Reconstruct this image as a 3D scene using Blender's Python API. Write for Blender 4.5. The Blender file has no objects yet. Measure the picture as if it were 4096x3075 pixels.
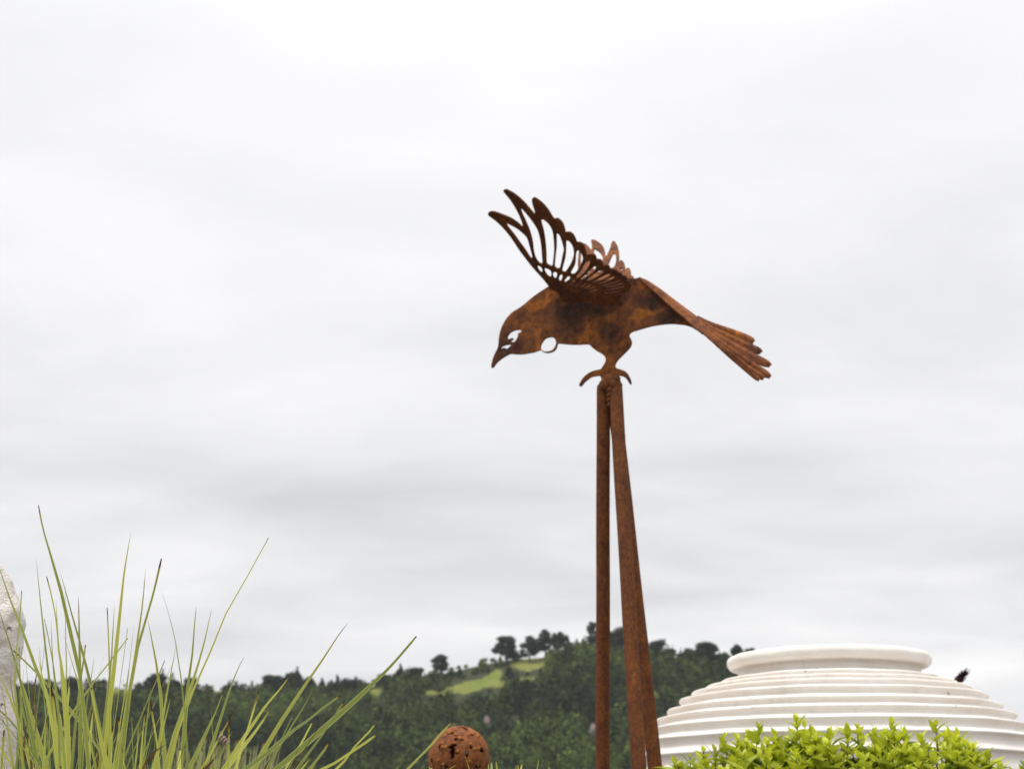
import bpy, bmesh, math, random
import numpy as np
from mathutils import Vector, Matrix

sc = bpy.context.scene
rad = math.radians
random.seed(7)
RNG = np.random.default_rng(7)

# ------------------------------------------------------------------ camera
PW, PH = 4096, 3075            # size of the photograph the measurements were taken in
FPX, PITCH, CAMH = 5627.0, rad(17.7), 0.60
cam_data = bpy.data.cameras.new('camera')
cam = bpy.data.objects.new('camera', cam_data)
sc.collection.objects.link(cam)
sc.camera = cam
cam.location = (0, 0, CAMH)
cam.rotation_euler = (rad(90) + PITCH, 0, 0)
cam_data.sensor_width = 36.0
cam_data.lens = 36.0 * FPX / PW
cam_data.clip_start, cam_data.clip_end = 0.05, 20000
cam_data.dof.use_dof = True
cam_data.dof.focus_distance = 2.75
cam_data.dof.aperture_fstop = 7.5

# ------------------------------------------------------------------ world, sun, exposure
EXPOSURE = 0.5
SUN_EL, SUN_AZ = rad(76), rad(258)      # azimuth measured clockwise from +Y: almost overhead, from the left
world = bpy.data.worlds.new('World')
sc.world = world
world.use_nodes = True


def build_world():
    nt = world.node_tree
    N, L = nt.nodes, nt.links
    N.clear()
    out = N.new('ShaderNodeOutputWorld')
    bg = N.new('ShaderNodeBackground')
    L.new(bg.outputs[0], out.inputs[0])
    sky = N.new('ShaderNodeTexSky')
    sky.sky_type = 'NISHITA'
    sky.sun_disc = False
    sky.sun_elevation = SUN_EL
    sky.sun_rotation = SUN_AZ
    sc10 = N.new('ShaderNodeVectorMath'); sc10.operation = 'SCALE'
    sc10.inputs['Scale'].default_value = 0.10
    L.new(sky.outputs[0], sc10.inputs[0])
    tc = N.new('ShaderNodeTexCoord')
    sep = N.new('ShaderNodeSeparateXYZ')
    L.new(tc.outputs['Generated'], sep.inputs[0])

    def math_n(op, a, b=None, clamp=False):
        m = N.new('ShaderNodeMath'); m.operation = op; m.use_clamp = clamp
        for i, v in enumerate((a, b)):
            if v is None:
                continue
            if isinstance(v, (int, float)):
                m.inputs[i].default_value = v
            else:
                L.new(v, m.inputs[i])
        return m.outputs[0]
    zc = math_n('MAXIMUM', sep.outputs[2], 0.0)
    den = math_n('ADD', zc, 0.16)
    u = math_n('DIVIDE', sep.outputs[0], den)
    v = math_n('DIVIDE', sep.outputs[1], den)
    comb = N.new('ShaderNodeCombineXYZ')
    L.new(u, comb.inputs[0]); L.new(v, comb.inputs[1])

    def noise(scale, detail, rough, dist, off):
        mp = N.new('ShaderNodeMapping')
        mp.inputs['Location'].default_value = off
        mp.inputs['Scale'].default_value = (0.62, 1.0, 1.0)
        L.new(comb.outputs[0], mp.inputs[0])
        t = N.new('ShaderNodeTexNoise')
        t.inputs['Scale'].default_value = scale
        t.inputs['Detail'].default_value = detail
        t.inputs['Roughness'].default_value = rough
        t.inputs['Distortion'].default_value = dist
        L.new(mp.outputs[0], t.inputs['Vector'])
        return t.outputs['Fac']
    n1 = noise(0.85, 4, 0.50, 0.35, OFF1)
    n2 = noise(2.6, 5, 0.52, 0.5, OFF2)
    a = math_n('MULTIPLY', math_n('SUBTRACT', n1, 0.5), 0.80)
    b = math_n('MULTIPLY', math_n('SUBTRACT', n2, 0.5), 0.52)
    # thicker cloud has more contrast low down, the overhead deck is bright and nearly even
    fade = math_n('SUBTRACT', 1.0, math_n('MULTIPLY', zc, 1.05), True)
    cl = math_n('MULTIPLY', math_n('ADD', a, b), fade)
    # overcast deck: brightens with height, extra added higher up to light the scene
    high = math_n('MAXIMUM', math_n('SUBTRACT', zc, 0.50), 0.0)
    lum = math_n('ADD', math_n('MULTIPLY', zc, 0.36), 0.815)
    lum = math_n('ADD', lum, math_n('MULTIPLY', high, 1.5))
    lum = math_n('ADD', lum, cl)
    lum = math_n('MULTIPLY', lum, 2.0 ** -EXPOSURE)
    tint = N.new('ShaderNodeMix'); tint.data_type = 'RGBA'
    tint.inputs['A'].default_value = (0.975, 0.975, 1.0, 1)
    tint.inputs['B'].default_value = (1.0, 0.993, 0.995, 1)
    L.new(math_n('ADD', math_n('MULTIPLY', cl, 4.0), 0.55, True), tint.inputs['Factor'])
    col = N.new('ShaderNodeVectorMath'); col.operation = 'SCALE'
    L.new(tint.outputs['Result'], col.inputs[0]); L.new(lum, col.inputs['Scale'])
    mix = N.new('ShaderNodeMix'); mix.data_type = 'RGBA'
    mix.inputs['Factor'].default_value = 0.965
    L.new(sc10.outputs[0], mix.inputs['A'])
    L.new(col.outputs[0], mix.inputs['B'])
    L.new(mix.outputs['Result'], bg.inputs['Color'])
    bg.inputs['Strength'].default_value = 1.0


OFF1, OFF2 = (4.004, 9.142, 0), (-12.484, -17.794, 0)      # which stretch of the cloud deck is overhead
build_world()
sun_data = bpy.data.lights.new('sun', 'SUN')
sun_data.energy = 1.5
sun_data.angle = rad(24)
sun_data.color = (1.0, 0.965, 0.92)
sun = bpy.data.objects.new('sun', sun_data)
sc.collection.objects.link(sun)
sd = Vector((math.sin(SUN_AZ) * math.cos(SUN_EL), math.cos(SUN_AZ) * math.cos(SUN_EL), math.sin(SUN_EL)))
sun.rotation_euler = sd.to_track_quat('Z', 'Y').to_euler()
sun.location = (0, 0, 60)

vs = sc.view_settings
vs.view_transform = 'Standard'
vs.look = 'None'
vs.exposure = EXPOSURE
vs.gamma = 1.0
vs.use_curve_mapping = False
sc.render.engine = 'CYCLES'
sc.cycles.use_denoising = True
sc.cycles.max_bounces = 8
sc.cycles.diffuse_bounces = 4
sc.cycles.transparent_max_bounces = 8
sc.cycles.volume_bounces = 0
sc.cycles.caustics_reflective = False
sc.cycles.caustics_refractive = False

# ------------------------------------------------------------------ measuring: photograph pixel -> point in the place
CP, SP = math.cos(PITCH), math.sin(PITCH)
CAM = np.array([0, 0, CAMH])


def ray(px, py):
    a, b = (px - PW / 2) / FPX, -(py - PH / 2) / FPX
    return np.array([a, CP - SP * b, SP + CP * b])


def at(px, py, depth):
    r = ray(px, py)
    return CAM + r * (depth / r[1])


def hit(px, py, p0, n):
    r = ray(px, py)
    return CAM + r * (np.dot(p0 - CAM, n) / np.dot(r, n))


def project(p):
    d = np.asarray(p, float) - CAM
    f = CP * d[..., 1] + SP * d[..., 2]
    up = -SP * d[..., 1] + CP * d[..., 2]
    return PW / 2 + FPX * d[..., 0] / f, PH / 2 - FPX * up / f


# ------------------------------------------------------------------ object helpers
def link(o):
    sc.collection.objects.link(o)
    return o


def tag(o, label, category, group=None, kind=None):
    if label: o['label'] = label
    if category: o['category'] = category
    if group: o['group'] = group
    if kind: o['kind'] = kind
    return o


def thing(name, loc, label, category, group=None):
    o = bpy.data.objects.new(name, None)
    o.empty_display_size = 0.1
    o.location = [float(c) for c in loc]
    link(o)
    return tag(o, label, category, group)


def make_mesh(name, verts, faces, mat=None, smooth=True):
    me = bpy.data.meshes.new(name)
    me.from_pydata([tuple(map(float, v)) for v in verts], [], [tuple(map(int, f)) for f in faces])
    if smooth:
        me.polygons.foreach_set('use_smooth', [True] * len(me.polygons))
    if mat: me.materials.append(mat)
    me.update()
    return me


def fast_mesh(name, V, Q, mat=None, smooth=False):
    """V (n,3) array, Q (m,k) array of equal-sized polygons."""
    me = bpy.data.meshes.new(name)
    V = np.asarray(V, np.float32); Q = np.asarray(Q, np.int32)
    m, k = Q.shape
    me.vertices.add(len(V)); me.vertices.foreach_set('co', V.ravel())
    me.loops.add(m * k); me.loops.foreach_set('vertex_index', Q.ravel())
    me.polygons.add(m)
    me.polygons.foreach_set('loop_start', np.arange(0, m * k, k, dtype=np.int32))
    me.polygons.foreach_set('use_smooth', np.full(m, smooth))
    if mat: me.materials.append(mat)
    me.update(calc_edges=True)
    return me


def fattr(me, name, vals):
    a = me.attributes.new(name, 'FLOAT', 'POINT')
    a.data.foreach_set('value', np.asarray(vals, np.float32))


def put(name, me, parent=None, loc=None):
    o = bpy.data.objects.new(name, me)
    link(o)
    if parent: o.parent = parent
    if loc is not None: o.location = [float(c) for c in loc]
    return o


def catmull(pts, n=6, closed=True):
    P = np.asarray(pts, float)
    out = []
    m = len(P)
    for i in range(m if closed else m - 1):
        if closed:
            a, b, c, d = P[(i - 1) % m], P[i], P[(i + 1) % m], P[(i + 2) % m]
        else:
            a, b, c, d = P[max(i - 1, 0)], P[i], P[i + 1], P[min(i + 2, m - 1)]
        for k in range(n):
            t = k / n
            out.append(0.5 * ((2 * b) + (c - a) * t + (2 * a - 5 * b + 4 * c - d) * t * t + (3 * b - a - 3 * c + d) * t ** 3))
    if not closed: out.append(P[-1])
    return np.array(out)


def tube(path, radii, sides=12, cap=True):
    P = np.asarray(path, float)
    n = len(P)
    V, F = [], []
    T = np.gradient(P, axis=0)
    ref = np.array([0.31, 0.94, 0.12])
    for i in range(n):
        t = T[i] / (np.linalg.norm(T[i]) + 1e-12)
        a = np.cross(t, ref); a /= np.linalg.norm(a)
        b = np.cross(t, a)
        for k in range(sides):
            w = 2 * math.pi * k / sides
            V.append(P[i] + radii[i] * (math.cos(w) * a + math.sin(w) * b))
    for i in range(n - 1):
        for k in range(sides):
            F.append((i * sides + k, i * sides + (k + 1) % sides, (i + 1) * sides + (k + 1) % sides, (i + 1) * sides + k))
    if cap:
        F.append(tuple(range(sides))[::-1]); F.append(tuple(range((n - 1) * sides, n * sides)))
    return V, F


class Bag:
    def __init__(s): s.V, s.F = [], []
    def add(s, V, F):
        o = len(s.V); s.V += list(V); s.F += [tuple(i + o for i in f) for f in F]


# ------------------------------------------------------------------ materials
class Nodes:
    def __init__(s, name):
        s.m = bpy.data.materials.new(name); s.m.use_nodes = True
        s.nt = s.m.node_tree; s.N = s.nt.nodes; s.L = s.nt.links
        s.N.clear()
        s.out = s.N.new('ShaderNodeOutputMaterial')
        s.tc = s.N.new('ShaderNodeTexCoord')

    def set(s, sock, v):
        if isinstance(v, bpy.types.NodeSocket): s.L.new(v, sock)
        elif isinstance(v, tuple) and len(v) == 3 and sock.type == 'RGBA': sock.default_value = (*v, 1)
        else: sock.default_value = v

    def noise(s, scale, detail=4, rough=0.55, vec=None, dist=0.0, stretch=None, out='Fac'):
        vec = vec or s.tc.outputs['Object']
        if stretch:
            mp = s.N.new('ShaderNodeMapping'); mp.inputs['Scale'].default_value = stretch
            s.L.new(vec, mp.inputs[0]); vec = mp.outputs[0]
        t = s.N.new('ShaderNodeTexNoise')
        for k, v in (('Scale', scale), ('Detail', detail), ('Roughness', rough), ('Distortion', dist)):
            t.inputs[k].default_value = v
        s.L.new(vec, t.inputs['Vector'])
        return t.outputs[out]

    def voronoi(s, scale, feature='F1', vec=None):
        t = s.N.new('ShaderNodeTexVoronoi'); t.feature = feature
        t.inputs['Scale'].default_value = scale
        s.L.new(vec or s.tc.outputs['Object'], t.inputs['Vector'])
        return t.outputs['Distance']

    def ramp(s, fac, stops):
        r = s.N.new('ShaderNodeValToRGB')
        s.L.new(fac, r.inputs[0])
        e = r.color_ramp.elements
        while len(e) < len(stops): e.new(0.5)
        for el, (p, c) in zip(e, stops):
            el.position = p
            el.color = (*c, 1) if isinstance(c, tuple) else (c, c, c, 1)
        return r.outputs[0]

    def mix(s, fac, a, b, mode='MIX'):
        m = s.N.new('ShaderNodeMix'); m.data_type = 'RGBA'; m.blend_type = mode
        s.set(m.inputs['Factor'], fac); s.set(m.inputs['A'], a); s.set(m.inputs['B'], b)
        return m.outputs['Result']

    def math(s, op, a, b=0.0, clamp=False):
        m = s.N.new('ShaderNodeMath'); m.operation = op; m.use_clamp = clamp
        s.set(m.inputs[0], a); s.set(m.inputs[1], b)
        return m.outputs[0]

    def attr(s, name):
        a = s.N.new('ShaderNodeAttribute'); a.attribute_name = name
        return a.outputs['Fac']

    def bump(s, h, strength=0.3, dist=0.01):
        b = s.N.new('ShaderNodeBump')
        b.inputs['Strength'].default_value = strength; b.inputs['Distance'].default_value = dist
        s.L.new(h, b.inputs['Height'])
        return b.outputs[0]

    def surf(s, color, rough=0.6, normal=None, spec=0.4, translucent=0.0, tcol=None, metallic=0.0):
        p = s.N.new('ShaderNodeBsdfPrincipled')
        s.set(p.inputs['Base Color'], color); s.set(p.inputs['Roughness'], rough)
        p.inputs['Specular IOR Level'].default_value = spec
        p.inputs['Metallic'].default_value = metallic
        if normal: s.L.new(normal, p.inputs['Normal'])
        o = p.outputs[0]
        if translucent:
            t = s.N.new('ShaderNodeBsdfTranslucent'); s.set(t.inputs[0], tcol if tcol is not None else color)
            mx = s.N.new('ShaderNodeMixShader'); mx.inputs[0].default_value = translucent
            s.L.new(o, mx.inputs[1]); s.L.new(t.outputs[0], mx.inputs[2]); o = mx.outputs[0]
        s.L.new(o, s.out.inputs[0])
        return s.m


def mat_rust(name, bright=1.0, stretch=None, big=5.0, lo=0.30, stains_and_shade=(), mottle=1.0, vary=1.0):
    k = Nodes(name)
    n1 = k.noise(big, 6, 0.62, stretch=stretch, dist=0.6)
    n2 = k.noise(big * 6, 6, 0.65, stretch=stretch)
    n3 = k.noise(260, 3, 0.6)
    if vary < 1: n1 = k.math('ADD', k.math('MULTIPLY', n1, vary), 0.5 * (1 - vary))
    base = k.ramp(n1, [(lo, (0.045 * bright, 0.022 * bright, 0.018 * bright)),
                       (0.44, (0.112 * bright, 0.040 * bright, 0.019 * bright)),
                       (0.56, (0.182 * bright, 0.064 * bright, 0.020 * bright)),
                       (0.70, (0.360 * bright, 0.120 * bright, 0.018 * bright))])
    if stains_and_shade:
        warp = k.noise(9, 5, 0.65, out='Color')
        wv = k.N.new('ShaderNodeVectorMath'); wv.operation = 'MULTIPLY_ADD'
        k.L.new(warp, wv.inputs[0]); wv.inputs[1].default_value = (0.16, 0.16, 0.16); k.L.new(k.tc.outputs['Object'], wv.inputs[2])
    for (c0, size, col, amt) in stains_and_shade:
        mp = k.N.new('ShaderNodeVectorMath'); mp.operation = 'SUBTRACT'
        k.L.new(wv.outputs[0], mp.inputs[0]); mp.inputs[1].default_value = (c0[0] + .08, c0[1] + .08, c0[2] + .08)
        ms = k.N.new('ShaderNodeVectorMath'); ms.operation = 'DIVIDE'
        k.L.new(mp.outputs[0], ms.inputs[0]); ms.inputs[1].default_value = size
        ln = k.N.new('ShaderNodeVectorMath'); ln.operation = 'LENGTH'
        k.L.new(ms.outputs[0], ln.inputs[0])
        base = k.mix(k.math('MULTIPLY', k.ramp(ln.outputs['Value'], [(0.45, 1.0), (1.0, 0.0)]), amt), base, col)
    mid = k.ramp(n2, [(0.32, tuple(1 - (1 - q) * mottle for q in (0.45, 0.42, 0.42))), (0.5, (0.95, 0.95, 0.95)), (0.68, tuple(1 + (q - 1) * mottle for q in (1.40, 1.34, 1.2)))])
    c = k.mix(1.0, base, mid, 'MULTIPLY')
    fine = k.ramp(n3, [(0.35, 0.72), (0.65, 1.25)])
    c = k.mix(1.0, c, fine, 'MULTIPLY')
    h = k.math('ADD', k.math('MULTIPLY', n2, 0.6), k.math('MULTIPLY', n3, 0.5))
    return k.surf(c, 0.86, k.bump(h, 0.5, 0.003), 0.22)


def mat_white(name, col, speck=0.5, relief=0.006):
    k = Nodes(name)
    n1 = k.noise(2.2, 5, 0.6)
    n2 = k.noise(38, 5, 0.65)
    c = k.mix(k.ramp(n1, [(0.35, 0.0), (0.7, 1.0)]), col, (col[0] * 0.90, col[1] * 0.86, col[2] * 0.81))
    st = k.noise(9, 5, 0.7, stretch=(1, 1, 0.25))
    c = k.mix(k.math('MULTIPLY', k.ramp(st, [(0.54, 0.0), (0.78, 1.0)]), 0.42), c, (0.46, 0.40, 0.33))
    pits = k.voronoi(13)
    pm = k.ramp(pits, [(0.05, 1.0), (0.12, 0.0)])
    gate = k.ramp(k.noise(7, 2, 0.5), [(0.52, 0.0), (0.62, 1.0)])
    c = k.mix(k.math('MULTIPLY', k.math('MULTIPLY', pm, gate), speck), c, (0.20, 0.16, 0.12))
    h = k.math('SUBTRACT', k.math('ADD', k.math('MULTIPLY', n2, 0.7), k.math('MULTIPLY', k.noise(150, 3, 0.6), 0.25)), k.math('MULTIPLY', pm, 0.8))
    return k.surf(c, 0.75, k.bump(h, 0.45 if relief < .01 else 0.9, relief), 0.3)


def mat_blade(name, lo, hi, margin):
    """sword leaf: fine lengthwise veins, pale edges, dried brown tip"""
    k = Nodes(name)
    ac, td, tn = k.attr('across'), k.attr('tipdist'), k.attr('tint')
    c = k.mix(tn, lo, hi)
    veins = k.math('SINE', k.math('MULTIPLY', ac, 17.0))
    c = k.mix(k.math('MULTIPLY', k.math('ADD', veins, 1.0), 0.17), c, margin)
    edge = k.ramp(k.math('ABSOLUTE', ac), [(0.72, 0.0), (0.95, 1.0)])
    c = k.mix(k.math('MULTIPLY', edge, 0.55), c, margin)
    spots = k.ramp(k.noise(170, 3, 0.6), [(0.70, 0.0), (0.76, 1.0)])
    c = k.mix(k.math('MULTIPLY', spots, 0.6), c, (0.10, 0.06, 0.02))
    wob = k.math('MULTIPLY', k.math('SUBTRACT', k.noise(60, 3, 0.6), 0.5), 0.9)
    t = k.math('ADD', td, wob)
    c = k.mix(k.ramp(t, [(0.0, 1.0), (0.5, 0.85), (1.0, 0.0)]), c, (0.42, 0.34, 0.06))
    c = k.mix(k.ramp(t, [(0.0, 1.0), (0.30, 1.0), (0.44, 0.0)]), c, (0.075, 0.030, 0.014))
    return k.surf(c, 0.55, None, 0.22, 0.52, c)


def mat_leaf(name, young, old, trans=0.35):
    k = Nodes(name)
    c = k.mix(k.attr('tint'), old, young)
    n = k.noise(40, 3, 0.6)
    c = k.mix(1.0, c, k.ramp(n, [(0.3, 0.78), (0.7, 1.2)]), 'MULTIPLY')
    rib = k.ramp(k.math('ABSOLUTE', k.attr('across')), [(0.0, 0.35), (0.12, 0.0)])
    c = k.mix(rib, c, (0.42, 0.48, 0.12))
    return k.surf(c, 0.45, None, 0.4, trans, c)


def mat_foliage(name, dark, light, trans=0.15):
    k = Nodes(name)
    c = k.mix(k.attr('tint'), dark, light)
    return k.surf(c, 0.8, None, 0.15, trans, c)


def mat_plain(name, col, rough=0.8, var=0.3, scale=20):
    k = Nodes(name)
    n = k.noise(scale, 5, 0.6)
    c = k.mix(1.0, col, k.ramp(n, [(0.3, 1 - var), (0.7, 1 + var)]), 'MULTIPLY')
    return k.surf(c, rough, k.bump(n, 0.4, 0.01), 0.25)


def mat_ground():
    k = Nodes('ground')
    m = k.attr('meadow')
    n = k.noise(0.05, 6, 0.6); f = k.noise(0.6, 5, 0.65)
    grass = k.mix(k.ramp(n, [(0.35, 0.0), (0.65, 1.0)]), (0.130, 0.170, 0.030), (0.200, 0.200, 0.055))
    grass = k.mix(1.0, grass, k.ramp(f, [(0.3, 0.75), (0.7, 1.2)]), 'MULTIPLY')
    scrub = k.mix(n, (0.028, 0.036, 0.016), (0.055, 0.052, 0.026))
    c = k.mix(m, scrub, grass)
    bed = k.mix(k.noise(14, 6, 0.7), (0.060, 0.046, 0.036), (0.150, 0.125, 0.105))
    c = k.mix(k.attr('bed'), c, bed)
    return k.surf(c, 0.95, None, 0.1)


RUST = mat_rust('rusted steel plate', 1.0)
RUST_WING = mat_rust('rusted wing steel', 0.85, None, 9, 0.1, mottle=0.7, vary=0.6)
RUST_POLE = mat_rust('rusted steel pipe', 1.08, (1, 1, 0.6), 22, 0.05, mottle=0.75, vary=0.45)
RUST_TAIL = mat_rust('rusted tail steel', 1.6, None, 9, 0.12, vary=0.7)
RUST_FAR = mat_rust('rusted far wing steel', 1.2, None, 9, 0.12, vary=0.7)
RUST_BALL = mat_rust('rusted ball steel', 1.65, None, 9, 0.1, vary=0.5)
RUST_BEAD = mat_plain('fresh orange rust', (0.36, 0.145, 0.028), 0.85, 0.4, 60)
WHITE_CLAY = mat_white('white painted clay', (0.87, 0.838, 0.805), 0.9)
WHITE_STONE = mat_white('white painted stone', (0.79, 0.765, 0.73), 0.9, 0.018)
BLADE = mat_blade('sword leaf', (0.140, 0.205, 0.008), (0.580, 0.590, 0.050), (0.82, 0.86, 0.44))
BLADE_PALE = mat_blade('pale sword leaf', (0.30, 0.33, 0.12), (0.48, 0.47, 0.22), (0.58, 0.56, 0.34))
DRY = mat_plain('dry brown leaf', (0.22, 0.11, 0.035), 0.8, 0.5, 90)
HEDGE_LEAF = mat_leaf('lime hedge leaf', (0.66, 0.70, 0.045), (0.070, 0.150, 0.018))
MAROON = mat_leaf('maroon leaf', (0.085, 0.012, 0.030), (0.030, 0.006, 0.014), 0.2)
STEM = mat_plain('dark twig', (0.045, 0.020, 0.020), 0.8, 0.4, 80)
BARK = mat_plain('bark', (0.060, 0.048, 0.038), 0.9, 0.4, 3)
FOREST = mat_foliage('forest foliage', (0.010, 0.020, 0.009), (0.140, 0.195, 0.042))
RIDGE = mat_foliage('ridge tree foliage', (0.014, 0.022, 0.014), (0.050, 0.070, 0.030))
ROCK = mat_plain('pinkish rock', (0.25, 0.20, 0.185), 0.95, 0.25, 0.8)
GROUND = mat_ground()

# ------------------------------------------------------------------ terrain: garden, valley and the wooded hill
RIDGE_R = 600.0
BASE_R = 385.0
RIDGE_LINE = [(-2500, 2850), (-1400, 2800), (-600, 2745), (0, 2765), (250, 2762), (470, 2752), (620, 2762), (830, 2756), (960, 2772), (1250, 2768),
              (1420, 2760), (1490, 2742), (1560, 2724), (1660, 2712), (1760, 2696), (1850, 2675), (1960, 2650), (2060, 2634),
              (2170, 2628), (2250, 2606), (2330, 2588), (2420, 2582), (2520, 2590), (2640, 2620), (2780, 2634), (2920, 2640),
              (3050, 2650), (3300, 2680), (3600, 2730), (3800, 2800), (4000, 2930), (4200, 3080), (4600, 3180), (6200, 3200)]
_rt = []
for px, py in RIDGE_LINE:
    r = ray(px, py)
    _rt.append((math.atan2(r[0], r[1]), r[2] / math.hypot(r[0], r[1])))
_rt = np.array(_rt)
TH = np.concatenate(([-math.pi, -2.2], _rt[:, 0], [1.4, 2.2, math.pi]))
TE = np.concatenate(([0.05, 0.06], _rt[:, 1], [0.03, 0.04, 0.05]))


def wave(x, y):
    return (np.sin(x * 0.043 + 1.3) * np.cos(y * 0.051 + 0.4) + 0.6 * np.sin(x * 0.093 + y * 0.071 + 2.0) + 0.4 * np.sin(x * 0.17 - y * 0.13))


def height(x, y):
    x = np.asarray(x, float); y = np.asarray(y, float)
    r = np.hypot(x, y); th = np.arctan2(x, y)
    zr = CAMH + RIDGE_R * np.interp(th, TH, TE)
    t = np.clip((r - BASE_R) / (RIDGE_R - BASE_R), 0, 1)
    up = zr * (0.86 * t + 0.14 * t * t) + wave(x, y) * 2.2 * t * (1 - t) * 4 * 0.5
    back = np.clip((r - RIDGE_R) / 900.0, 0, 1)
    back = back * back * (3 - 2 * back)
    h = np.where(r <= RIDGE_R, up, zr * (1 - back))
    dip = np.clip((r - 25) / 120, 0, 1) * np.clip((BASE_R - r) / 120, 0, 1)
    return h - 6.0 * dip * dip


# open meadows on the hill, as outlines measured in the photograph and laid on the terrain
def zC4(u, v): return (1400 + u * 0.3617, 2475 + v * 0.3617)


MEADOWS = [[zC4(*p) for p in poly] for poly in (
    [(800, 800), (1000, 775), (1080, 765), (1280, 695), (1470, 655), (1640, 545), (1705, 600), (1695, 745), (1560, 755), (1440, 775), (1280, 835), (1150, 815), (1000, 835), (830, 850)],
    [(1715, 462), (1880, 435), (2190, 428), (2170, 520), (1960, 575), (1820, 540)],
    [(190, 790), (375, 725), (340, 830), (235, 890)],
    [(1850, 645), (2060, 630), (2040, 680), (1880, 690)])]
MEADOWS += [[(440, 2746), (545, 2746), (545, 2772), (440, 2776)], [(795, 2750), (880, 2752), (880, 2768), (795, 2768)],
            [(2590, 2770), (2645, 2760), (2650, 2800), (2600, 2805)]]


def inside(poly, x, y):
    x = np.asarray(x); y = np.asarray(y)
    res = np.zeros(x.shape, bool)
    n = len(poly)
    for i in range(n):
        x0, y0 = poly[i]; x1, y1 = poly[(i + 1) % n]
        c = ((y0 > y) != (y1 > y)) & (x < (x1 - x0) * (y - y0) / (y1 - y0 + 1e-9) + x0)
        res ^= c
    return res


def build_ground():
    front = np.radians(np.arange(-30, 30.01, 0.12))
    side = np.radians(np.concatenate((np.arange(33, 180, 4), np.arange(-180, -30.5, 4))))
    th = np.sort(np.unique(np.round(np.concatenate((front, side)), 6)))
    rr = np.concatenate(([1.5, 4, 8, 14, 22, 35, 60, 100, 150, 210, 270, 320, 350, 372], np.arange(385, 606, 2.6), [615, 640, 690, 760, 860, 1000, 1200, 1500, 2200, 3500, 6000]))
    T, Rr = np.meshgrid(th, rr)
    X, Y = Rr * np.sin(T), Rr * np.cos(T)
    Z = height(X, Y)
    V = np.column_stack((X.ravel(), Y.ravel(), Z.ravel()))
    nt, nr = len(th), len(rr)
    i, j = np.meshgrid(np.arange(nr - 1), np.arange(nt))
    j2 = (j + 1) % nt
    Q = np.column_stack(((i * nt + j).ravel(), (i * nt + j2).ravel(), ((i + 1) * nt + j2).ravel(), ((i + 1) * nt + j).ravel()))
    # the disc under the camera
    cidx = len(V)
    V = np.vstack((V, [[0, 0, 0]]))
    me = bpy.data.meshes.new('ground')
    faces = [tuple(q) for q in Q.tolist()] + [(cidx, (k + 1) % nt, k) for k in range(nt)]
    me.from_pydata(V.tolist(), [], faces)
    me.polygons.foreach_set('use_smooth', [True] * len(me.polygons))
    me.materials.append(GROUND)
    me.update()
    px, py = project(V + np.array([0, 0, 0.0]))
    m = np.zeros(len(V))
    fr = V[:, 1] > 300
    for poly in MEADOWS:
        m[fr & inside(poly, px, py)] = 1.0
    m[np.hypot(V[:, 0], V[:, 1]) > 640] = 0.8
    m[np.hypot(V[:, 0], V[:, 1]) < 372] = 0.8
    fattr(me, 'meadow', m)
    fattr(me, 'bed', np.clip((30 - np.hypot(V[:, 0], V[:, 1])) / 10, 0, 1))
    o = put('ground', me)
    o['kind'] = 'structure'
    return o


build_ground()


def ground_hit(px, py):
    r = ray(px, py); r = r / math.hypot(r[0], r[1])
    for s in np.arange(386, 604, 0.5):
        p = CAM + r * s
        if p[2] <= height(p[0], p[1]): return p
    p = CAM + r * 598
    p[2] = float(height(p[0], p[1]))
    return p


# ------------------------------------------------------------------ foliage quads
def leaf_quads(centres, normals, size):
    """one small four-sided leaf spray per centre; returns V, Q"""
    n = len(centres)
    a = np.cross(normals, RNG.normal(size=(n, 3)))
    a /= np.linalg.norm(a, axis=1, keepdims=True) + 1e-9
    b = np.cross(normals, a)
    s = size * RNG.uniform(0.65, 1.35, n)
    asp = RNG.uniform(0.5, 0.9, n)
    da, db = a * s[:, None], b * (s * asp)[:, None]
    V = np.stack((centres - da, centres - db * RNG.uniform(0.6, 1.1, n)[:, None], centres + da, centres + db * RNG.uniform(0.6, 1.1, n)[:, None]), axis=1).reshape(-1, 3)
    Q = np.arange(4 * n).reshape(n, 4)
    return V, Q


def unit(n):
    v = RNG.normal(size=(n, 3))
    return v / np.linalg.norm(v, axis=1, keepdims=True)


ROCKS = [(1948, 2905, 32, 52, 'tall pinkish rock outcrop on the wooded slope above the rusty ball'),
         (2036, 2910, 18, 40, 'small slanting pinkish rock outcrop between the rusty ball and the poles'),
         (2376, 2935, 34, 70, 'large pale rock outcrop on the slope just left of the leftmost pole')]


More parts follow.
